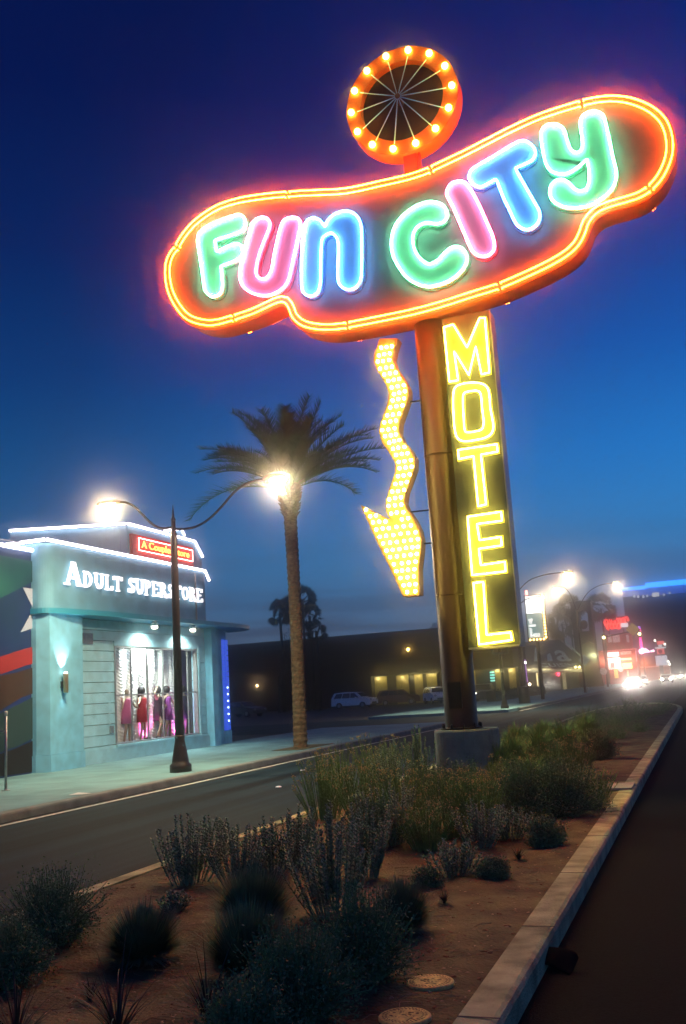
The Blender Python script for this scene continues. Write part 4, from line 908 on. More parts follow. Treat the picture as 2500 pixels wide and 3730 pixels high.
for px in (1945, 2000, 2080, 2120): p = aX(px, 2445, XR_ + .9); light('eave_light', 'POINT', (p.x, p.y, 3.0), 26, (1, .85, .4), re, radius=.1)
M_txt = mat('roof_lettering', (.45, .56, .58), .7)
Q = [Vector(vs_) for vs_ in ((XR_ + .6, rp[0][0], ez), (XR_ + .6, rp[3][0], ez), (XR_ - .8, rp[2][0], rp[2][1]), (XR_ - .8, rp[1][0], rp[1][1]))]
def roof_text(body, u0, u1, v0, v1, shear):
    o = text_mesh('roof_lettering', body, 1.0, M_txt, re, Matrix.Identity(4), .02, shear=shear, spacing=1.15); co = [v.co + re.location for v in o.data.vertices]
    xs = [c.x for c in co]; ys = [c.y for c in co]; x0_, x1_, y0_, y1_ = min(xs), max(xs), min(ys), max(ys)
    for v, c in zip(o.data.vertices, co):
        u = u0 + (u1 - u0) * (c.x - x0_) / (x1_ - x0_); w_ = v0 + (v1 - v0) * (c.y - y0_) / (y1_ - y0_)
        P = Q[0].lerp(Q[1], u).lerp(Q[3].lerp(Q[2], u), w_); v.co = P + Vector((.16 + c.z * 2, 0, .05)) - re.location
    return o
roof_text('ha', .10, .72, .30, .88, .3); roof_text('CUISINE', .14, .74, .07, .22, 0)
b = MB(); P0 = aX(2060, 2335, XR_ + .2); P1 = aX(2128, 2402, XR_ + .9); b.tube([P0, P1], .12, 5); b.build('ridge_trim', M_txt, re)

# ------------------------------------------------------------------ bulb edged marquee on a pole
YM = 82.0
mq_ = empty('marquee_sign', (aY(1950, 2400, YM).x, YM + .3, .15), 'upright lit marquee edged with amber bulbs, white panel over teal panel', 'sign')
P = [aY(*a, YM) for a in ((1914, 2173), (1962, 2168), (1980, 2318), (1926, 2326))]
x0, x1, z1_, z0_ = P[3].x, P[1].x + .15, P[0].z, P[3].z; x0 = (P[0].x + P[3].x) / 2
zs_ = aY(1922, 2236, YM).z
MB().box(x0 - .1, YM, z0_ - .25, x1 + .28, YM + .5, z1_ + .1).build('cabinet', mat('marquee_black', (.02, .02, .02), .5), mq_)
MB().box(x0, YM - .03, zs_, x1, YM - .003, z1_).build('white_panel', emis('panel_white', (.95, 1, 1), 1.5), mq_)
MB().box(x0, YM - .03, z0_, x1, YM - .003, zs_ - .05).build('teal_panel', emis('panel_teal', (.10, .34, .33), .55), mq_)
cc = aY(1941, 2202, YM - .05); pts_ = [(cc.x + .28 * cos(a), YM - .05, cc.z + .38 * sin(a)) for a in [i * pi / 6 for i in range(9)]]
MB().tube(pts_, .035, 5).build('panel_emblem', mat('emblem_grey', (.3, .3, .3), .6), mq_)
h_ = zs_ - z0_; TW = emis('marquee_text', (1, 1, .95), 1.5)
b = MB(); w_ = x1 - x0
b.box(x0 + .12, YM - .05, z0_ + h_ * .70, x0 + w_ * .34, YM - .032, z0_ + h_ * .78); b.box(x0 + .18, YM - .05, z0_ + h_ * .60, x0 + w_ * .28, YM - .032, z0_ + h_ * .67)
b.box(x0 + .12, YM - .05, z0_ + h_ * .47, x0 + w_ * .52, YM - .032, z0_ + h_ * .54)
for i in range(5): b.box(x0 + .14, YM - .05, z0_ + h_ * (.38 - .055 * i), x0 + w_ * (.27 if i % 2 else .22), YM - .032, z0_ + h_ * (.415 - .055 * i))
b.build('panel_lines', TW, mq_)
text_mesh('panel_price', '$450', .42, TW, mq_, onY(x0 + .12, YM - .045, z0_ + .1), .012, width=w_ * .62)
bb = emis('marquee_bulb', (1, .58, .16), 9)
for i in range(15): MB().ball((x1 + .14, YM - .06, z1_ - .05 - i * (z1_ - z0_) / 14.2), .085, 8, 5).build('bulb', bb, mq_, True)
for i in range(5): MB().ball((x0 + .12 + i * w_ / 4.6, YM - .06, z0_ - .13), .085, 8, 5).build('bulb', bb, mq_, True)
MB().tube([((x0 + x1) / 2, YM + .25, .15), ((x0 + x1) / 2, YM + .25, z0_)], .16, 8).build('pole', M_black, mq_)
p = aY(1916, 2162, YM); MB().box(p.x - .05, YM, z1_ + .11, p.x + .12, YM + .2, z1_ + .5).build('top_light', emis('marq_red', (1, .25, .2), 5), mq_)
# glowing purple post
p = aY(1918, 2440, 74); pp_ = empty('lit_post', (p.x, 74, .15), 'slim post glowing purple beside the tall street light base', 'post')
MB().tube([(p.x, 74, .15), (p.x - .05, 74, 4.2)], .09, 8).build('post', mat('dk_metal', (.05, .04, .05), .5), pp_); MB().tube([(p.x + .01, 73.88, 1.6), (p.x - .02, 73.88, 3.3)], .05, 6).build('glow_strip', emis('purple', (.35, .03, .6), .6), pp_)
lamp_ball(pp_, (p.x + .16, 73.9, 1.45), .10, (1, .75, .5), 9, 'foot_lamp'); lamp_ball(pp_, (p.x, 73.85, 3.05), .09, (1, .9, .85), 5, 'strip_lamp')

# ------------------------------------------------------------------ arch tower
YA = 165.0; at_ = empty('arch_tower', (aY(2130, 2400, YA).x, YA + 1, 0), 'dark stucco tower pierced by a high arch between two palms', 'tower')
xa, xb_ = aY(2088, 2300, YA).x, aY(2162, 2300, YA).x; zt_ = aY(2120, 2194, YA).z; oa, ob = aY(2108, 2250, YA).x, aY(2142, 2250, YA).x; oz0, oz1 = aY(2120, 2300, YA).z, aY(2125, 2240, YA).z
ra = (ob - oa) / 2
b = MB(); b.box(xa, YA, 0, oa - .001, YA + 3.2, zt_); b.box(ob + .001, YA, 0, xb_, YA + 3.2, zt_); b.box(oa, YA + .01, 0, ob, YA + 3.19, oz0)
b.prism([(oa, zt_ - .01)] + [(oa + ra - ra * cos(a), oz1 + ra * sin(a)) for a in [i * pi / 12 for i in range(13)]] + [(ob, zt_ - .01)], 'Y', YA + .01, YA + 3.19)
b.build('tower_wall', mat('tower_stucco', (.055, .05, .045), .9, .2, .6), at_)
b = MB(); b.ball((oa + ra * .75, YA + 1.6, oz1 - 1.5), ra * .85, 14, 8, (1, .5, 1.2)); b.build('arch_bell', M_dark, at_, True)
MB().box(xa - .15, YA - .15, zt_ + .001, xb_ + .15, YA + 3.35, zt_ + .22).build('cap', M_dark, at_)
# side wall, yellowish
xw0 = aY(2126, 2430, YA - 3).x; xw1 = aY(2188, 2430, YA - 3).x
sw = empty('stucco_building', (xw0 + 1, YA, 0), 'dim yellow stucco building at the foot of the arch tower', 'building')
MB().prism([(xw0, 0), (xw1, 0), (xw1 - .6, aY(2185, 2345, YA - 3).z), (xw0 + 1.2, aY(2160, 2335, YA - 3).z), (xw0, aY(2130, 2350, YA - 3).z)], 'Y', YA - 3, YA - .3).build('wall', mat('stucco_green', (.20, .19, .09), .9, .2, .6), sw)
light('wall_wash', 'POINT', (xw0 + 2, YA - 6, 5), 120, (.9, 1, .5), sw, radius=.3)
b = MB(); p = aX(2130, 2475, -17.3); 
hd = empty('hedge', (-17.4, 95, .15), 'clipped dark hedge along the pavement before the restaurant', 'hedge')
rnd = random.Random(8); b = MB(); b.box(-17.8, 84, .15, -17.0, 112, 1.0)
for _ in range(2500):
    q = Vector((rnd.choice((-17.0, rnd.uniform(-17.8, -17.0))), rnd.uniform(84, 112), rnd.uniform(.3, 1.12))); a = Vector((rnd.uniform(-1, 1), rnd.uniform(-1, 1), rnd.uniform(-1, 1))) * .1; c = Vector((rnd.uniform(-1, 1), rnd.uniform(-1, 1), rnd.uniform(-1, 1))) * .1; b.add([q, q + a, q + a + c], [(0, 1, 2)])
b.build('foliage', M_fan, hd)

# ------------------------------------------------------------------ red souvenir shop far down the street
YS = 205.0
sh = empty('red_shop', (aY(2250, 2430, YS).x, YS + 4, 0), 'bright red lit shop front with glowing white poster panels', 'shop')
def pb(x0, y0, x1, y1, Y, m, name, parent, d=.15):
    a = aY((x0 + x1) / 2, y1, Y); l, r = aY(x0, (y0 + y1) / 2, Y).x, aY(x1, (y0 + y1) / 2, Y).x; t_ = aY((x0 + x1) / 2, y0, Y).z
    return MB().box(l, Y, a.z, r, Y + d, t_).build(name, m, parent)
M_rs = mat('shop_red', (.50, .045, .03), .7, .3, .8)
a = aY(2250, 2480, YS); MB().box(aY(2186, 2430, YS).x, YS, 0, aY(2322, 2430, YS).x, YS + 9, aY(2250, 2366, YS).z).build('wall', M_rs, sh)
EW = emis('poster_white', (1, .93, .88), 2.2); ER = emis('shop_red_glow', (1, .07, .03), .55)
pb(2209, 2376, 2255, 2392, YS - .5, EW, 'white_sign', sh); pb(2260, 2372, 2300, 2384, YS - .5, emis('poster_dim', (1, .6, .45), .7), 'small_sign', sh)
pb(2211, 2396, 2262, 2437, YS - .5, EW, 'poster', sh, .2); b_ = pb(2224, 2412, 2240, 2434, YS - .6, emis('poster_fig', (.8, .25, .25), .5), 'poster_figure', sh, .08)
for i, y in enumerate((2397, 2415, 2423)): pb(2263 + 3 * i, y, 2300 + i * 2, y + 7 + i * 3, YS - .5, emis('poster_warm', (1, .8, .35), 2.4), 'lit_line', sh)
pb(2238, 2438, 2252, 2470, YS - .5, emis('yellow_panel', (1, .75, .02), 1.0), 'yellow_panel', sh); pb(2284, 2442, 2291, 2462, YS - .5, emis('yellow_panel2', (.6, .5, .05), .6), 'yellow_strip', sh)
pb(2190, 2366, 2320, 2370, YS - .7, ER, 'cornice_neon', sh); pb(2316, 2370, 2320, 2410, YS - .7, emis('pinkish', (1, .5, .6), .6), 'edge_neon', sh)
p = aY(2262, 2438, YS - .7); lamp_ball(sh, (p.x, p.y, p.z), .5, (1, .8, .85), 1.2, 'globe_light')
for x in (2200, 2235, 2275, 2305): q = aY(x, 2400, YS - 3); light('shop_light', 'POINT', (q.x, q.y, 4.5), 160, (1, .25, .14), sh, radius=.3)
# faint gallery above
for (x0, x1) in ((2215, 2228), (2232, 2258), (2282, 2292)): pb(x0, 2312, x1, 2340, YS + 1, emis('gallery_white', (.8, .6, .6), .35), 'upper_panel', sh)
MB().box(aY(2200, 2330, YS).x, YS + 1.2, aY(2250, 2366, YS).z, aY(2300, 2330, YS).x, YS + 4, aY(2250, 2308, YS).z).build('upper_wall', M_rs, sh)
# red script sign
YR = 217.0; rs = empty('red_script_sign', (aY(2245, 2400, YR).x, YR, 0), 'large red cursive neon sign above the red shop', 'sign')
b = MB(); rnd = random.Random(2)
for (x0, y0, n_) in ((2208, 2268, 7), (2216, 2282, 4)):
    for k in range(n_):
        c = aY(x0 + 12 * k + 2, y0 - 1.4 * k, YR); r_ = .52
        b.tube([(c.x + r_ * cos(a) * .8, YR - .1 - .01 * k, c.z + r_ * sin(a) * (1.3 if k % 3 == 0 else .95)) for a in [i * pi / 6 + k for i in range(10)]], .21, 5)
b.build('script_tube', emis('script_red', (1, .05, .02), 2.2), rs); pb(2204, 2246, 2289, 2287, YR + .1, mat('script_back', (.35, .02, .015), .7), 'sign_board', rs, .3)
for x in (2218, 2272): q = aY(x, 2290, YR + .3); MB().tube([(q.x, YR + .3, 0), (q.x, YR + .3, q.z)], .15, 6).build('post', M_dark, rs)
pb(2262, 2270, 2288, 2284, YR - .4, emis('white_tag', (.9, .95, 1), 1.2), 'white_tag', rs)
# mast arm with signals and the diamond sign
YD = 150.0; ma = empty('mast_arm', (aY(2196, 2480, YD).x, YD, .1), 'mast arm reaching over the street with a diamond sign and amber signals', 'signal mast')
q0 = aY(2196, 2322, YD); q1 = aY(2334, 2292, YD)
MB().tube([(q0.x, YD, .1), (q0.x, YD, q0.z)], .14, 8).build('post', M_dark, ma); MB().tube([q0, q1], .09, 6).build('arm', M_dark, ma)
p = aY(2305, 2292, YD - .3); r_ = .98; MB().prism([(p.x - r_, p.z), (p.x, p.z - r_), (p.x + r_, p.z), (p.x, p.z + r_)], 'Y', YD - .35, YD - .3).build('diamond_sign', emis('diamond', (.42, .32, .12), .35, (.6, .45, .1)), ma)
for px, py in ((2200, 2322), (2330, 2309)):
    p = aY(px, py, YD - .4); MB().box(p.x - .2, YD - .38, p.z - .5, p.x + .2, YD - .1, p.z + .5).build('signal_head', M_black, ma); lamp_ball(ma, (p.x, p.y, p.z), .21, (1, .85, .35), 11, 'signal_lamp')
# small roadside diamond sign seen behind the post
YE = 104.0; ds = empty('warning_sign', (aY(2124, 2404, YE).x, YE, .15), 'pale diamond warning sign seen from behind on the street light post', 'sign')
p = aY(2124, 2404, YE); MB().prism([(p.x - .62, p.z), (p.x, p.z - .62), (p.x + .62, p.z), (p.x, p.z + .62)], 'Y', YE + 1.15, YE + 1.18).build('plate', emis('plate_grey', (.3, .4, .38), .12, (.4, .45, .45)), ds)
MB().tube([(p.x, YE + 1.2, .15), (p.x, YE + 1.2, p.z)], .03, 6).build('post', M_steel, ds)
YF = 120.0; ro = empty('round_sign', (aY(2195, 2445, YF).x, YF, .1), 'round pale sign on a short pole left of the red shop', 'sign')
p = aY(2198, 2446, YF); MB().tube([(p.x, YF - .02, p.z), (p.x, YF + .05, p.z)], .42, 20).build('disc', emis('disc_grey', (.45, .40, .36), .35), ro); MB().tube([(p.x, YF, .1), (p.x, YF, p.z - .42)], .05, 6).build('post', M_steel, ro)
# pink bulb column and garland
YP = 222.0; pk = empty('pink_bulb_column', (aY(2340, 2380, YP).x, YP, 0), 'thin column of magenta bulbs with a garland of pink lights', 'light display')
p = aY(2333, 2300, YP); MB().tube([(p.x, YP, 0), (p.x, YP, aY(2330, 2284, YP).z)], .2, 6).build('mast', M_dark, pk)
MG = emis('magenta_bulb', (1, .04, .28), 4); PKB = emis('pink_bulb', (1, .5, .75), 6)
for i, y in enumerate((2286, 2293, 2300, 2322, 2332, 2341, 2350, 2358)): q = aY(2329 + i * 1.2, y, YP - .3); MB().ball(q, .30, 8, 5).build('bulb', MG if i != 0 else emis('violet', (.3, .1, 1), 2), pk, True)
for px, py, r_ in ((2337, 2373, .55), (2341, 2366, .35), (2352, 2370, .42), (2362, 2373, .25), (2373, 2372, .2), (2380, 2371, .25)): q = aY(px, py, YP - .3); MB().ball(q, r_, 8, 5).build('bulb', PKB, pk, True)
# red and white pole sign
YQ = 232.0; ps = empty('restaurant_pole_sign', (aY(2408, 2440, YQ).x, YQ, 0), 'red and white stacked pole sign with a white reader board', 'sign')
pb(2394, 2335, 2418, 2347, YQ, emis('qred', (1, .06, .02), 1.3), 'red_cap', ps); pb(2398, 2348, 2412, 2356, YQ, emis('qw', (.7, .9, .9), .7), 'white_badge', ps); pb(2386, 2357, 2426, 2362, YQ, emis('qw2', (.7, 1, 1), .9), 'white_bar', ps)
pb(2394, 2363, 2420, 2382, YQ, emis('qred', (1, .06, .02), 1.3), 'red_panel', ps); pb(2389, 2388, 2432, 2424, YQ, emis('qw3', (.62, .72, .82), .85), 'reader_board', ps)
p = aY(2406, 2373, YQ - .1); MB().tube([(p.x, YQ - .2, p.z), (p.x, YQ - .05, p.z)], .5, 10).build('dark_badge', mat('qd', (.3, .02, .02), .7), ps)
q = aY(2409, 2430, YQ); MB().box(q.x - .4, YQ + .2, 0, q.x + .4, YQ + .5, aY(2409, 2388, YQ).z).build('pole', M_dark, ps)
for px, py in ((2386, 2333), (2422, 2347), (2435, 2410), (2440, 2420), (2326, 2416)): p = aY(px, py, YQ - 1); lamp_ball(ps, (p.x, p.y, p.z), .24, (1, .95, .8), 5, 'marker_lamp')
# distant shop row on the left of the traffic
sr = empty('shop_row', (aY(2380, 2450, 215).x, 220, 0), 'low row of far shops glowing orange behind the traffic', 'building')
MB().box(aY(2310, 2440, 244).x, 244, 0, aY(2440, 2440, 244).x, 252, aY(2380, 2420, 244).z).build('wall', mat('row_wall', (.35, .12, .06), .8), sr)
MB().box(aY(2440, 2440, 300).x, 300, 0, aY(2640, 2440, 300).x, 306, aY(2480, 2392, 300).z).build('wall', mat('row_wall', (.35, .12, .06), .8), sr)
pb(2320, 2425, 2436, 2431, 243, emis('row_glow', (1, .35, .15), .35), 'fascia_glow', sr)
pb(2472, 2395, 2494, 2399, 299, emis('row_yellow', (1, .7, .05), 2), 'yellow_sign', sr); pb(2446, 2428, 2500, 2432, 299, emis('row_orange', (1, .2, .05), .9), 'orange_sign', sr)
for x, Yv, pw in ((2350, 239, 400), (2400, 239, 450), (2450, 292, 500), (2490, 292, 600)): q = aY(x, 2440, Yv); light('row_light', 'POINT', (q.x, Yv, 4), pw, (1, .28, .12), sr, radius=.5)

# ------------------------------------------------------------------ hotel tower
YH = 265.0; ho = empty('hotel_tower', (aY(2400, 2300, YH).x, YH + 10, 0), 'tall dark hotel tower crowned by a bright blue light band', 'hotel')
hl, hm, hr_ = aY(2284, 2300, YH).x, aY(2366, 2240, YH).x, aY(2660, 2240, YH).x
h1, h2 = aY(2320, 2148, YH).z, aY(2440, 2131, YH).z
M_hot = mat('hotel_dark', (.014, .016, .03), .6, .3, .1)
MB().box(hl, YH, 0, hm - .01, YH + 14, h1).box(hm, YH - 1.5, 0, hr_, YH + 14, h2).build('tower_wall', M_hot, ho)
b = MB()
for k in range(1, 15): z = h1 * k / 15.2; b.box(hl, YH - .06, z, hm - .6, YH - .002, z + .35); b.box(hm + .3, YH - 1.56, z, hr_, YH - 1.502, z + .35)
b.build('floor_line', mat('hotel_line', (.03, .035, .055), .7), ho)
BL = emis('hotel_blue', (.02, .26, 1.0), 3.2); MB().box(hl - .2, YH - .6, h1, hm, YH + 13, h1 + .8).build('crown_band', BL, ho); MB().box(hm, YH - 2.2, h2 - .3, hr_, YH + 13, h2 + .9).build('crown_band', BL, ho)
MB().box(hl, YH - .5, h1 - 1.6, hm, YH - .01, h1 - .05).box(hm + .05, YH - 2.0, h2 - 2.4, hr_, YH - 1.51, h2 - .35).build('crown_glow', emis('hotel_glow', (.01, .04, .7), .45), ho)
rnd = random.Random(9); wm = emis('hotel_win', (.9, .85, .6), .8)
for px, py in ((2310, 2171), (2324, 2172), (2343, 2172), (2357, 2170), (2380, 2163), (2386, 2162), (2392, 2162), (2397, 2161), (2380, 2170), (2386, 2170), (2392, 2169), (2398, 2169), (2419, 2167), (2440, 2160)):
    p = aY(px, py, YH - 2.3); MB().box(p.x - .22, YH - 2.4, p.z - .25, p.x + .22, YH - 2.2 if px > 2366 else YH - .05, p.z + .25).build('lit_window', wm, ho)

# ------------------------------------------------------------------ cars
M_tyre = mat('tyre', (.015, .015, .015), .9); M_rim = mat('rim', (.35, .35, .35), .4, metal=.8); M_glass = mat('car_glass', (.012, .015, .018), .08, spec=.8)
def car(loc, rz_, paint, label, kind='sedan', lights_on=False, hl_s=40, group='cars in the street and the lot'):
    """nose toward -Y in its own frame"""
    t = empty('car', (0, 0, 0), label, 'car', group); Lh = 2.3
    if kind == 'suv': prof = [(-2.3, .35), (-2.32, .75), (-2.15, .98), (-1.25, 1.08), (-.65, 1.62), (1.0, 1.70), (1.95, 1.62), (2.25, 1.05), (2.28, .40)]; wl = 1.05
    else: prof = [(-2.25, .32), (-2.28, .62), (-2.05, .80), (-1.05, .92), (-.30, 1.38), (.75, 1.42), (1.55, 1.02), (2.2, .96), (2.25, .36)]; wl = .9
    def wheel_cut(y): return [(y + .38 * cos(a), .33 + .38 * sin(a)) for a in [pi - i * pi / 8 for i in range(9)]][::-1]
    low = [(2.28, .30)] + [(1.38 + .38 * cos(i * pi / 8), .30 + .36 * sin(i * pi / 8)) for i in range(9)] + [(-1.38 + .38 * cos(i * pi / 8), .30 + .36 * sin(i * pi / 8)) for i in range(9)] + [(-2.28, .30)]
    poly = [(y, z) for y, z in prof] + low
    k = len(poly); mb = MB(); vs = []
    for s, xx in ((0, -.9), (1, .9)):
        for (y, z) in poly:
            nar = .0 if z < wl + .02 else .17 * min(1, (z - wl) / .5); vs.append((xx + (nar if xx < 0 else -nar), y, z))
    mb.add(vs, [tuple(range(k - 1, -1, -1)), tuple(range(k, 2 * k))] + [(i, (i + 1) % k, k + (i + 1) % k, k + i) for i in range(k)])
    body = mb.build('body', paint, t)
    # windows
    gw = MB(); top = 1.34 if kind != 'suv' else 1.55; y0, y1 = (-.85, 1.2) if kind != 'suv' else (-1.0, 1.95)
    for s in (-1, 1):
        x_ = s * .885; x2 = s * .765
        for (a, c, ta, tc) in ((y0, .0, y0 + .55, .0), (.08, 1.0, .08, .85), (1.08, y1, .95, y1 - .25)):
            if c - a < .15: continue
            gw.add([(x_ + s * .004, a, wl + .04), (x_ + s * .004, c, wl + .04), (x2 + s * .012, tc, top), (x2 + s * .012, ta, top)], [(0, 1, 2, 3)])
    yw = (-1.02, -.36, .93, 1.36) if kind != 'suv' else (-1.22, -.70, 1.12, 1.58)
    gw.add([(-.74, yw[0], yw[2] + .03), (.74, yw[0], yw[2] + .03), (.62, yw[1], yw[3] - .02), (-.62, yw[1], yw[3] - .02)], [(0, 1, 2, 3)])
    gw.v = [(a, c - (.02 if abs(a) < .75 else 0), d + (.02 if abs(a) < .75 else 0)) for a, c, d in gw.v]
    gw.build('windows', M_glass, t)
    for s in (-1, 1):
        for y in (-1.38, 1.38):
            ty = MB().tube([(s * .70, y, .32), (s * .90, y, .32)], .32, 16).build('tyre', M_tyre, t, True); MB().tube([(s * .89, y, .32), (s * .912, y, .32)], .19, 10).build('rim', M_rim, ty)
        hm_ = emis('headlight_%d' % hl_s, (1, .93, .80), hl_s) if lights_on else mat('lamp_dead', (.4, .4, .4), .2)
        MB().ball((s * .66, -2.26, .66 if kind != 'suv' else .82), .13, 8, 6, (1.3, .6, .8)).build('headlight', hm_, t, True)
        MB().box(s * .66 - .13, 2.2, .72, s * .66 + .13, 2.29, .86).build('tail_light', mat('tail_red', (.3, .01, .01), .3), t)
        MB().box(s * .93 - .06, -.72, wl, s * .93 + .06, -.58, wl + .12).build('mirror', paint, t)
    MB().box(-.5, -2.335, .42, .5, -2.30, .58).build('grille', M_black, t); MB().box(-.88, -2.36, .30, .88, -2.31, .40).build('bumper', M_black, t)
    t.location = loc; t.rotation_euler = (0, 0, rz_); return t
cw = mat('car_white', (.8, .84, .86), .3, spec=.6); cd_ = mat('car_dark', (.03, .03, .035), .3, spec=.6); cr_ = mat('car_red', (.12, .012, .012), .3, spec=.6)
def place(px, py, Y): q = aY(px, py, Y); return (q.x, Y, 0.0)
car(place(1292, 2560, 98), pi / 2 - .15, cw, 'white sport utility car parked side on before the low building', 'suv')
car(place(1452, 2560, 102), pi / 2 + .3, cr_, 'dark red car parked by the dim yellow doorways', 'suv')
car(place(1592, 2560, 99), .5, cw, 'pale car half hidden behind the sign pole', 'suv')
car(place(1764, 2530, 96), .12, cd_, 'dark car with small headlights on in the lot behind the panel', 'suv', True, 7)
car(place(885, 2580, 84), pi / 2 - .35, cd_, 'dark car parked in deep shadow left of the date palm', 'sedan')
hp = ((2304, 2483, 128, 420, 'brightest oncoming car, nearest to the camera'), (2333, 2476, 150, 250, 'oncoming car just behind the brightest one'), (2428, 2470, 165, 220, 'oncoming car with a dimmer yellowish headlight glow'), (2461, 2447, 215, 220, 'small far oncoming car in the right hand lane'), (2492, 2440, 240, 220, 'farthest oncoming car at the right picture edge'))
for px, py, Y, s_, lab in hp:
    q = aY(px, py, Y); car((q.x, Y + 2.2, 0), 0.0, cd_, lab, 'sedan', True, s_)
for Y, X, pw in ((126, aY(2304, 2483, 128).x, 160), (148, aY(2333, 2476, 150).x, 120)):
    light('headlight_beam', 'SPOT', (X, Y - 1.0, .7), pw, (1, .97, .9), None, radius=.15, spot=radians(70), direction=(-.02, -1, -.05))

# ------------------------------------------------------------------ shrubs of the median
M_sage = mat('sage_leaf', (.22, .36, .24), .8, .35, 20); M_sage2 = mat('sage_leaf_dark', (.045, .070, .050), .8, .35, 20)
M_bush = mat('bush_leaf', (.16, .28, .13), .85, .4, 14); M_gr = mat('grass_olive', (.21, .38, .11), .85, .4, 6); M_gd = mat('grass_dark', (.17, .25, .14), .85, .4, 6)
M_fl = mat('flower_cream', (.62, .50, .20), .8); M_blade = mat('blade_leaf', (.06, .065, .045), .7, .3, 6); M_stem = mat('stem_brown', (.10, .07, .04), .9)
def sage(b, c, w, h, rnd, n, leaf=.042, mult=1.0):
    for _ in range(n):
        az = rnd.random() * 2 * pi; lean = rnd.random() ** .7; hh = h * rnd.uniform(.55, 1.0) * (1 - .25 * lean); r = w * .5 * lean
        e = Vector((cos(az), sin(az), 0)); p0 = c + e * r * .45; p1 = c + e * r * .8 + Vector((0, 0, hh * .5)); p2 = c + e * r + Vector((rnd.uniform(-.03, .03), rnd.uniform(-.03, .03), hh))
        pts = [p0.lerp(p1, f).lerp(p1.lerp(p2, f), f) for f in [i / 6 for i in range(7)]]; b.tube(pts, [.006, .005, .005, .004, .004, .003, .002], 3, cap=False)
        nl = int(hh / .0085 * mult)
        for i in range(nl):
            f = .18 + .82 * i / nl; q = p0.lerp(p1, f).lerp(p1.lerp(p2, f), f); tg = (p1.lerp(p2, f) - p0.lerp(p1, f)).normalized()
            a = i * 2.4 + rnd.random(); d = (tg * rnd.uniform(.5, 1.1) + Vector((cos(a), sin(a), .15))).normalized(); s = Vector((-sin(a), cos(a), 0)) * leaf * .21
            l = leaf * rnd.uniform(.6, 1.1) * (1 - .35 * f); m_ = q + d * l * .5; b.add([q, m_ + s, q + d * l, m_ - s], [(0, 1, 2, 3)])
def dome(b, c, w, h, rnd, n, blade=.0034, curl=.10):
    for _ in range(n):
        az = rnd.random() * 2 * pi; el_ = math.asin(rnd.uniform(-.62, 1)); d = Vector((cos(az) * cos(el_), sin(az) * cos(el_), sin(el_))); k = rnd.uniform(.5, 1.0) + .12 * sin(az * 5 + el_ * 4) + (.22 if rnd.random() < .06 else 0)
        tip = c + Vector((0, 0, .40 * h)) + Vector((d.x * w * .5, d.y * w * .5, d.z * h * .6)) * k + Vector((rnd.uniform(-1, 1), rnd.uniform(-1, 1), rnd.uniform(-1, 1))) * .015; base_ = c + Vector((d.x * w * .12, d.y * w * .12, .12 * h)); mid = base_.lerp(tip, .55) + Vector((0, 0, curl * h * .3))
        s = d.cross(Vector((0, 0, 1))); s = (s.normalized() if s.length > .01 else Vector((1, 0, 0))) * blade; b.add([base_ - s, base_ + s, mid + s, mid - s, tip], [(0, 1, 2, 3), (3, 2, 4)])
def leafy(b, c, w, h, rnd, n, leaf=.022):
    for _ in range(n // 26):
        cc0 = c; c = cc0 + Vector((rnd.uniform(-1, 1), rnd.uniform(-1, 1), 0)) * w * .16
        az = rnd.random() * 2 * pi; el_ = rnd.uniform(.15, 1.5); d = Vector((cos(az) * cos(el_) * w * .5, sin(az) * cos(el_) * w * .5, sin(el_) * h)) * rnd.uniform(.6, 1.0); b.tube([c, c + d * .5 + Vector((0, 0, .04)), c + d], [.006, .004, .002], 3, cap=False)
        for i in range(26):
            q = c + d * rnd.uniform(.35, 1.02) + Vector((rnd.uniform(-1, 1), rnd.uniform(-1, 1), rnd.uniform(-1, 1))) * .055
            if q.z < c.z: continue
            a = Vector((rnd.uniform(-1, 1), rnd.uniform(-1, 1), rnd.uniform(-.3, 1))).normalized() * leaf; s = Vector((rnd.uniform(-1, 1), rnd.uniform(-1, 1), rnd.uniform(-1, 1))).normalized() * leaf * .35; b.add([q, q + a * .5 + s, q + a, q + a * .5 - s], [(0, 1, 2, 3)])
        c = cc0
def wisps(b, fb, c, w, h, rnd, n, flowers):
    for _ in range(n):
        az = rnd.random() * 2 * pi; lean = rnd.random() ** .6; hh = h * rnd.uniform(.5, 1); tip = c + Vector((cos(az) * w * .5 * lean, sin(az) * w * .5 * lean, hh * (1 - .2 * lean))); c0 = c; c = c0 + Vector((cos(az), sin(az), 0)) * w * .22 * lean; p1 = c.lerp(tip, .5) + Vector((0, 0, .12 * hh))
        pts = [c.lerp(p1, f).lerp(p1.lerp(tip, f), f) for f in (0, .25, .5, .75, 1)]; b.tube(pts, [.004, .0035, .003, .0025, .0015], 3, cap=False)
        for i in range(30):
            f = rnd.uniform(.2, 1); q = c.lerp(p1, f).lerp(p1.lerp(tip, f), f); d = Vector((rnd.uniform(-1, 1), rnd.uniform(-1, 1), rnd.uniform(.2, 1.4))).normalized() * rnd.uniform(.02, .055); s = Vector((-d.y, d.x, 0)) * .12; b.add([q - s, q + s, q + d], [(0, 1, 2)])
        if fb is not None and rnd.random() < flowers:
            for _ in range(rnd.randint(3, 9)): q = tip + Vector((rnd.uniform(-1, 1), rnd.uniform(-1, 1), rnd.uniform(-.6, .7))) * .035; fb.ball(q, rnd.uniform(.005, .009), 5, 3)
        c = c0
seedc = [100]
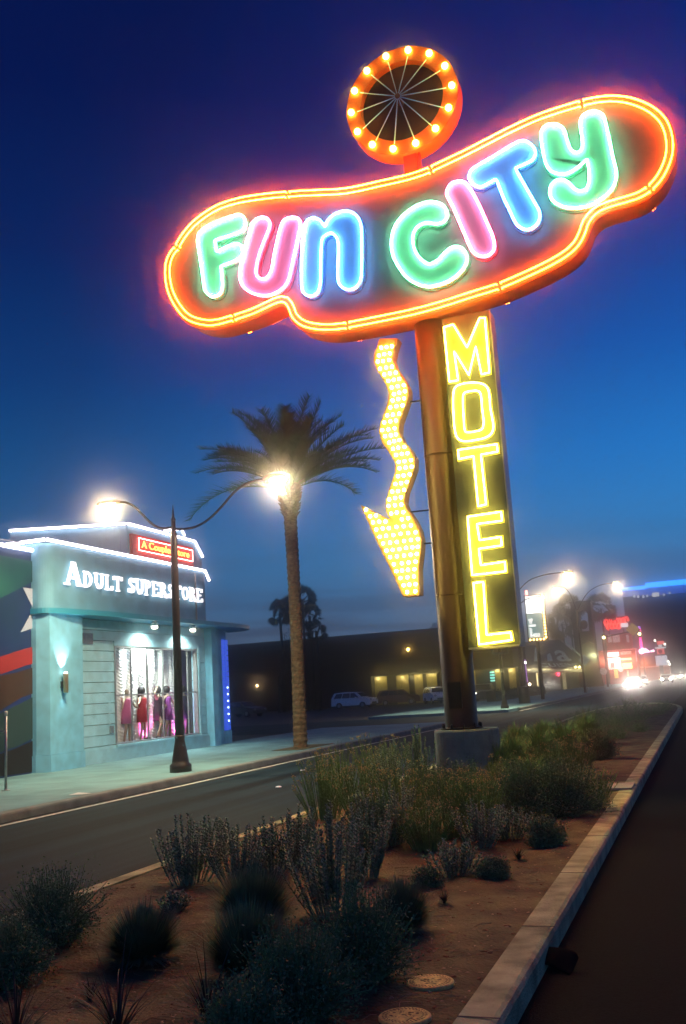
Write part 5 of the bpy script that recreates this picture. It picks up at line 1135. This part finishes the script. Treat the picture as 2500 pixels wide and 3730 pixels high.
def plant(kind, px, py, wpx, hpx, label, cat='shrub', m=None, n=None, group='shrubs planted in the median'):
    seedc[0] += 1; rnd = random.Random(seedc[0]); g = G(px, py, .14); Y = g.y; D = (g - CAM).length; w = wpx / F * D; h = hpx / F * D * 1.0
    c = Vector((g.x, g.y, soilz(g.x, g.y) - .01)); b = MB(); fb = None
    far = Y > 18
    if kind == 'sage': sage(b, c, w * 1.1, h * .92, rnd, n or 46,   .052 if not far else .07, 1 if not far else .55); m = m or M_sage; nm = 'sage_shrub'
    elif kind == 'round': dome(b, c, w * 1.15, h * .95, rnd, n or 4800); m = m or M_gd; nm = 'round_bush'
    elif kind == 'leafy': leafy(b, c, w, h * .95, rnd, n or 9000, .018 if Y < 9 else .026); m = m or M_bush; nm = 'leafy_bush'
    elif kind == 'wisp': fb = MB(); wisps(b, fb, c, w, h * .95, rnd, n or 130, .35); m = m or M_gr; nm = 'flowering_shrub'
    elif kind == 'grass': dome(b, c, w, h, rnd, n or 1500, .004 if far else .003, .6); m = m or M_gr; nm = 'grass_clump'
    elif kind == 'blade':
        for _ in range(n or 60):
            az = rnd.random() * 2 * pi; e = Vector((cos(az), sin(az), 0)); l = h * rnd.uniform(.7, 1.2); bend = rnd.uniform(.2, 1.3); p = c.copy(); an = rnd.uniform(.9, 1.5); pts = []
            for i in range(9): pts.append(p.copy()); p = p + (e * cos(an) + Vector((0, 0, sin(an)))) * l / 8; an -= bend / 5
            s = e.cross(Vector((0, 0, 1))) * .006; vs = []
            for i, q in enumerate(pts): k = 1 - i / 8.5; vs += [q - s * k, q + s * k]
            b.add(vs, [(2 * i, 2 * i + 1, 2 * i + 3, 2 * i + 2) for i in range(8)])
        m = m or M_blade; nm = 'blade_plant'
    o = b.build(nm, m, None, loc=c); tag(o, label, cat, group)
    if fb is not None and fb.v: fb.build('flowers', M_fl, o)['kind'] = 'stuff'
    return o
PL_ = [
 ('sage', 690, 3225, 270, 270, 'spiky blue green sage standing alone at the left kerb edge'),
 ('sage', 870, 3225, 240, 230, 'sage shrub just right of the lone spiky one by the left kerb'),
 ('sage', 985, 3200, 200, 220, 'sage shrub in the middle of the left kerb row'),
 ('sage', 1075, 3165, 200, 240, 'sage shrub at the far end of the left kerb row'),
 ('sage', 1215, 3340, 330, 420, 'tallest bushy sage shrub in the centre of the soil bed'),
 ('sage', 1330, 3200, 200, 300, 'narrow sage shrub behind the tallest one'),
 ('round', 1472, 3405, 215, 205, 'compact ball shaped dark bush on open soil'),
 ('round', 925, 3400, 320, 250, 'wide dark domed bush left of the tallest sage'),
 ('round', 520, 3505, 290, 215, 'dark domed bush in the left foreground'),
 ('round', 900, 3560, 330, 280, 'large dark domed bush low in the picture centre'),
 ('leafy', 190, 3450, 400, 260, 'loose leafy bush overhanging the left kerb'),
 ('leafy', 20, 3590, 330, 230, 'black leafy bush at the left picture edge'),
 ('leafy', 1330, 3590, 400, 330, 'broad small leaved bush before the ball shaped one'),
 ('leafy', 1090, 3730, 460, 340, 'small leaved bush at the bottom picture edge'),
 ('leafy', 900, 3850, 330, 260, 'small leaved bush cut off by the bottom edge'),
 ('blade', 430, 3800, 420, 330, 'thin bladed plant with arching leaves at the bottom left'),
 ('blade', 760, 3745, 380, 260, 'wispy bladed plant at the bottom edge left of centre'),
 ('blade', 60, 3830, 300, 260, 'arching bladed plant in the bottom left corner'),
 ('wisp', 1180, 2990, 250, 250, 'olive wispy shrub leaning over the left kerb near the reflectors'),
 ('wisp', 1330, 3010, 240, 250, 'flowering shrub right of the olive wispy one'),
 ('wisp', 1250, 2930, 260, 240, 'olive wispy shrub between the reflectors and the footing'),
 ('wisp', 1390, 2900, 240, 260, 'feathery shrub just left of the footing'),
 ('leafy', 1560, 2960, 240, 190, 'green filler bush touching the front of the footing'),
 ('leafy', 1700, 2950, 230, 190, 'green filler bush at the front right of the footing'),
 ('wisp', 1840, 2960, 230, 220, 'olive wispy shrub right of the footing'),
 ('leafy', 1360, 3090, 230, 180, 'low green bush beside the narrow sage'),
 ('wisp', 1560, 3100, 240, 200, 'small flowered shrub in front of the middle cream flowered one'),
 ('sage', 1860, 3060, 170, 140, 'low sage between the flowered shrubs and the tiny dark bush'),
 ('sage', 780, 3130, 200, 170, 'small sage behind the lone spiky one'),
 ('sage', 1440, 2950, 200, 300, 'upright shrub rising before the left side of the footing'),
 ('sage', 1535, 2890, 130, 260, 'slender spire shrub against the left side of the footing'),
 ('wisp', 1490, 3040, 270, 290, 'cream flowered shrub before the concrete footing, left one'),
 ('wisp', 1620, 3050, 260, 270, 'cream flowered shrub before the concrete footing, middle one'),
 ('wisp', 1740, 3040, 260, 260, 'cream flowered shrub before the concrete footing, right one'),
 ('sage', 1430, 3080, 280, 260, 'green shrub at the foot of the flowered ones, left side'),
 ('sage', 1755, 3085, 220, 190, 'pale stemmed sage at the foot of the flowered shrubs'),
 ('sage', 1655, 3190, 230, 150, 'small low sage alone on the red soil'),
 ('leafy', 1990, 3075, 140, 100, 'tiny dark bush on the soil near the right kerb'),
 ('leafy', 1900, 2990, 280, 230, 'dense dark bush right of the flowered shrubs'),
 ('leafy', 2060, 2975, 290, 210, 'spreading dark bush with bare twigs by the right kerb'),
 ('wisp', 2150, 2950, 220, 160, 'thin twiggy bush hanging towards the right kerb'),
 ('blade', 1150, 3480, 90, 70, 'tiny grass tuft on bare soil left of the ball shaped bush', ),
 ('blade', 1620, 3300, 80, 55, 'tiny grass tuft on open soil below the small low sage', ),
 ('leafy', 1800, 3200, 110, 60, 'flat little weed on the open soil by the right kerb', ),
 ('sage', 640, 3330, 110, 80, 'seedling sage between the lone spiky one and the dark domed bush', ),
 ('blade', 1890, 3130, 90, 60, 'small dry tuft beside the tiny dark bush', ),
 ('leafy', 1560, 3235, 100, 60, 'little weed patch in front of the small low sage', ),
 ('blade', 330, 3640, 110, 80, 'small dry tuft in the left foreground soil', ),
 ('grass', 1830, 2870, 190, 180, 'olive grass clump hugging the right of the footing'),
 ('wisp', 1990, 2850, 220, 170, 'wispy olive shrub among the grass clumps'),
 ('wisp', 2100, 2830, 200, 160, 'wispy olive shrub at the right of the grass clumps'),
 ('grass', 1880, 2830, 200, 170, 'olive grass clump right beside the footing'),
 ('grass', 1975, 2800, 200, 170, 'olive grass clump second from the footing'),
 ('grass', 2060, 2775, 200, 160, 'olive grass clump third from the footing'),
 ('grass', 1930, 2900, 240, 160, 'olive grass clump in front of the pair by the footing'),
 ('leafy', 2190, 2770, 150, 120, 'rounded bush at the end of the olive grass'),
 ('grass', 2140, 2720, 180, 130, 'tall grass clump behind the rounded bush'),
]
for a in PL_: plant(*a)
for i, (px, py, w_, h_, k, l) in enumerate(((1890, 2745, 190, 110, 'grass', 'dry grass tuft behind the footing'), (1985, 2715, 200, 100, 'grass', 'dry grass tuft on the left side of the far bed'), (2080, 2690, 200, 95, 'leafy', 'far bush on the left side of the narrowing bed'), (2165, 2665, 190, 90, 'leafy', 'far bush right of the first far one'),
        (2250, 2690, 160, 90, 'leafy', 'far low bush near the right kerb of the bed'), (2240, 2640, 190, 85, 'leafy', 'dark far bush in the middle of the narrowing bed'), (2320, 2625, 180, 75, 'leafy', 'dark far bush before the rounded nose'), (2150, 2625, 190, 70, 'leafy', 'dark far bush by the left kerb'), (2390, 2605, 150, 60, 'leafy', 'last bush before the kerb nose'), (2300, 2590, 200, 60, 'leafy', 'distant bush strip along the left of the nose'), (2330, 2665, 110, 50, 'leafy', 'little bush against the right kerb near the nose'), (2420, 2588, 110, 45, 'leafy', 'tiny bush beside the kerb nose'))):
    plant(k, px, py, w_, h_, l, n=1800, m=M_bush if k == 'leafy' else M_gr)

# ------------------------------------------------------------------ small things
def cover(px, py, label):
    g = G(px, py, .15); z = soilz(g.x, g.y) + .002; t = MB(); t.lathe((g.x, g.y, z - .05), [(.128, 0), (.128, .052), (.122, .058), (.0001, .058)], 36); rnd = random.Random(int(px))
    o = t.build('valve_cover', mat('cover_cream', (.78, .66, .22), .7, .35, 30, .3), loc=(g.x, g.y, z - .05)); tag(o, label, 'valve cover', 'round covers beside the kerb')
    d = MB()
    for k, (r, nn_) in enumerate(((.105, 34), (.090, 30))):
        for i in range(nn_):
            a = 2 * pi * i / nn_ + k * .1; c_, s2 = cos(a), sin(a); w_ = .004; l_ = .005 * rnd.uniform(.5, 1.3)
            P = [(r - l_, -w_), (r + l_, -w_), (r + l_, w_), (r - l_, w_)]; d.add([(g.x + x * c_ - y * s2, g.y + x * s2 + y * c_, z + .0095) for x, y in P], [(0, 1, 2, 3)])
    for i in range(26):
        x, y = rnd.uniform(-.07, .07), rnd.uniform(-.05, .05); s = rnd.uniform(.004, .011); d.add([(g.x + x + s * cos(q), g.y + y + s * .7 * sin(q), z + .0096) for q in [j * pi / 3 for j in range(6)]], [tuple(range(6))])
    d.build('cover_marks', mat('cover_dark', (.05, .04, .02), .9), o); return o
cover(1568, 3592, 'round cream valve cover set in the soil, farther of the two'); cover(1475, 3712, 'round cream valve cover cut by the bottom edge, nearer of the two')
# torn black plastic scrap by the kerb
g = G(1990, 3520, .0); b = MB(); vs = []; rnd = random.Random(3); nu, nv = 22, 12
for th in (0, .008):
    for i in range(nu + 1):
        for j in range(nv + 1):
            u_, v_ = i / nu, j / nv; R1 = .17; a = pi * (1.02 - u_ * 1.0); r = R1 * (1 - .18 * v_ + .07 * sin(5 * u_ + 1)); x = r * cos(a) * 1.05; z = .012 + .085 * sin(pi * u_) ** .8 * (1 - .8 * v_ ** 1.3) + .012 * sin(9 * u_ + 3 * v_) + th; y = .05 - .20 * v_ + .04 * sin(4 * u_)
            if u_ > .8: z += .03 * (u_ - .8) * 5 * (1 - v_); x += .02
            vs.append((g.x + x, g.y + y, z))
k = (nu + 1) * (nv + 1); fs = []
for i in range(nu):
    for j in range(nv): q = i * (nv + 1) + j; fs += [(q, q + 1, q + nv + 2, q + nv + 1), (k + q, k + q + nv + 1, k + q + nv + 2, k + q + 1)]
for i in range(nu): q = i * (nv + 1); fs += [(q, q + nv + 1, k + q + nv + 1, k + q), (q + nv, k + q + nv, k + q + nv + nv + 1, q + nv + nv + 1)]
b.add(vs, fs); pm = bpy.data.materials.new('black_plastic'); pm.use_nodes = True; _t = pm.node_tree; _t.nodes.clear(); _o = _t.nodes.new('ShaderNodeOutputMaterial'); _d = _t.nodes.new('ShaderNodeBsdfDiffuse'); _d.inputs[0].default_value = (.012, .014, .015, 1); _t.links.new(_d.outputs[0], _o.inputs[0])
tag(b.build('plastic_scrap', pm, None, True, loc=(g.x, g.y, 0)), 'curled scrap of torn black plastic lying on the road against the kerb', 'scrap')
# galvanised post at the left edge
g = G(22, 2880, .15); t = empty('metal_post', (g.x, g.y, .15), 'galvanised post with a pale cap at the left edge of the sidewalk', 'post'); hz = aX(10, 2592, g.x).z
MB().tube([(g.x, g.y, .15), (g.x, g.y, hz - .08)], .028, 10).build('shaft', M_steel, t, True); MB().lathe((g.x, g.y, hz - .08), [(.034, 0), (.036, .07), (.02, .09)], 12).build('cap', mat('cap_pale', (.6, .62, .55), .5), t, True)
MB().lathe((g.x, g.y, .15), [(.09, 0), (.09, .012), (.035, .02), (.03, .05)], 12).build('flange', M_steel, t)
MB().box(g.x - .22, g.y - .03, hz - .42, g.x - .02, g.y + .02, hz - .38).build('stub_arm', M_steel, t)
g = G(290, 2893, .155); b = MB(); b.add([(g.x - .16, g.y - .10, .158), (g.x + .14, g.y - .14, .165), (g.x + .18, g.y + .1, .16), (g.x - .12, g.y + .14, .175), (g.x - .16, g.y - .10, .156), (g.x + .14, g.y - .14, .162), (g.x + .18, g.y + .1, .157), (g.x - .12, g.y + .14, .172)], [(0, 1, 2, 3), (7, 6, 5, 4), (0, 4, 5, 1), (1, 5, 6, 2), (2, 6, 7, 3), (3, 7, 4, 0)])
tag(b.build('paper_scrap', mat('paper_pale', (.6, .66, .66), .8), loc=(g.x, g.y, .156)), 'pale flat scrap of paper on the sidewalk before the store', 'paper')
g = G(2255, 2868, .15); b = MB(); b.box(g.x - .22, g.y - .35, .15, g.x + .2, g.y + .35, .178); tag(b.build('paver', mat('paver_pale', (.45, .42, .33), .9, .2, 8, .3), loc=(g.x, g.y, .15)), 'pale concrete paver lying in the bed against the right kerb', 'paver')
rnd = random.Random(12); b = MB()

# ------------------------------------------------------------------ added forward scattering volume round everything, imitates film halation of the lights
if True:
    b = MB(); b.box(-75, -14, -1.2, 40, 330, 46); hz_ = b.build('bloom_volume', None); tag(hz_, kind='stuff'); hz_['label'] = 'added scattering volume imitating film halation around the neon'
    hm = bpy.data.materials.new('bloom_volume'); hm.use_nodes = True; t = hm.node_tree; t.nodes.clear(); o_ = t.nodes.new('ShaderNodeOutputMaterial'); pv = t.nodes.new('ShaderNodeVolumePrincipled')
    pv.inputs['Color'].default_value = (.96, .93, .92, 1); pv.inputs['Density'].default_value = 0.0041; pv.inputs['Anisotropy'].default_value = 0.990
    t.links.new(pv.outputs[0], o_.inputs['Volume']); hz_.data.materials.append(hm)
    for m_ in (hm,):
        try: m_.cycles.homogeneous_volume = True
        except Exception: pass
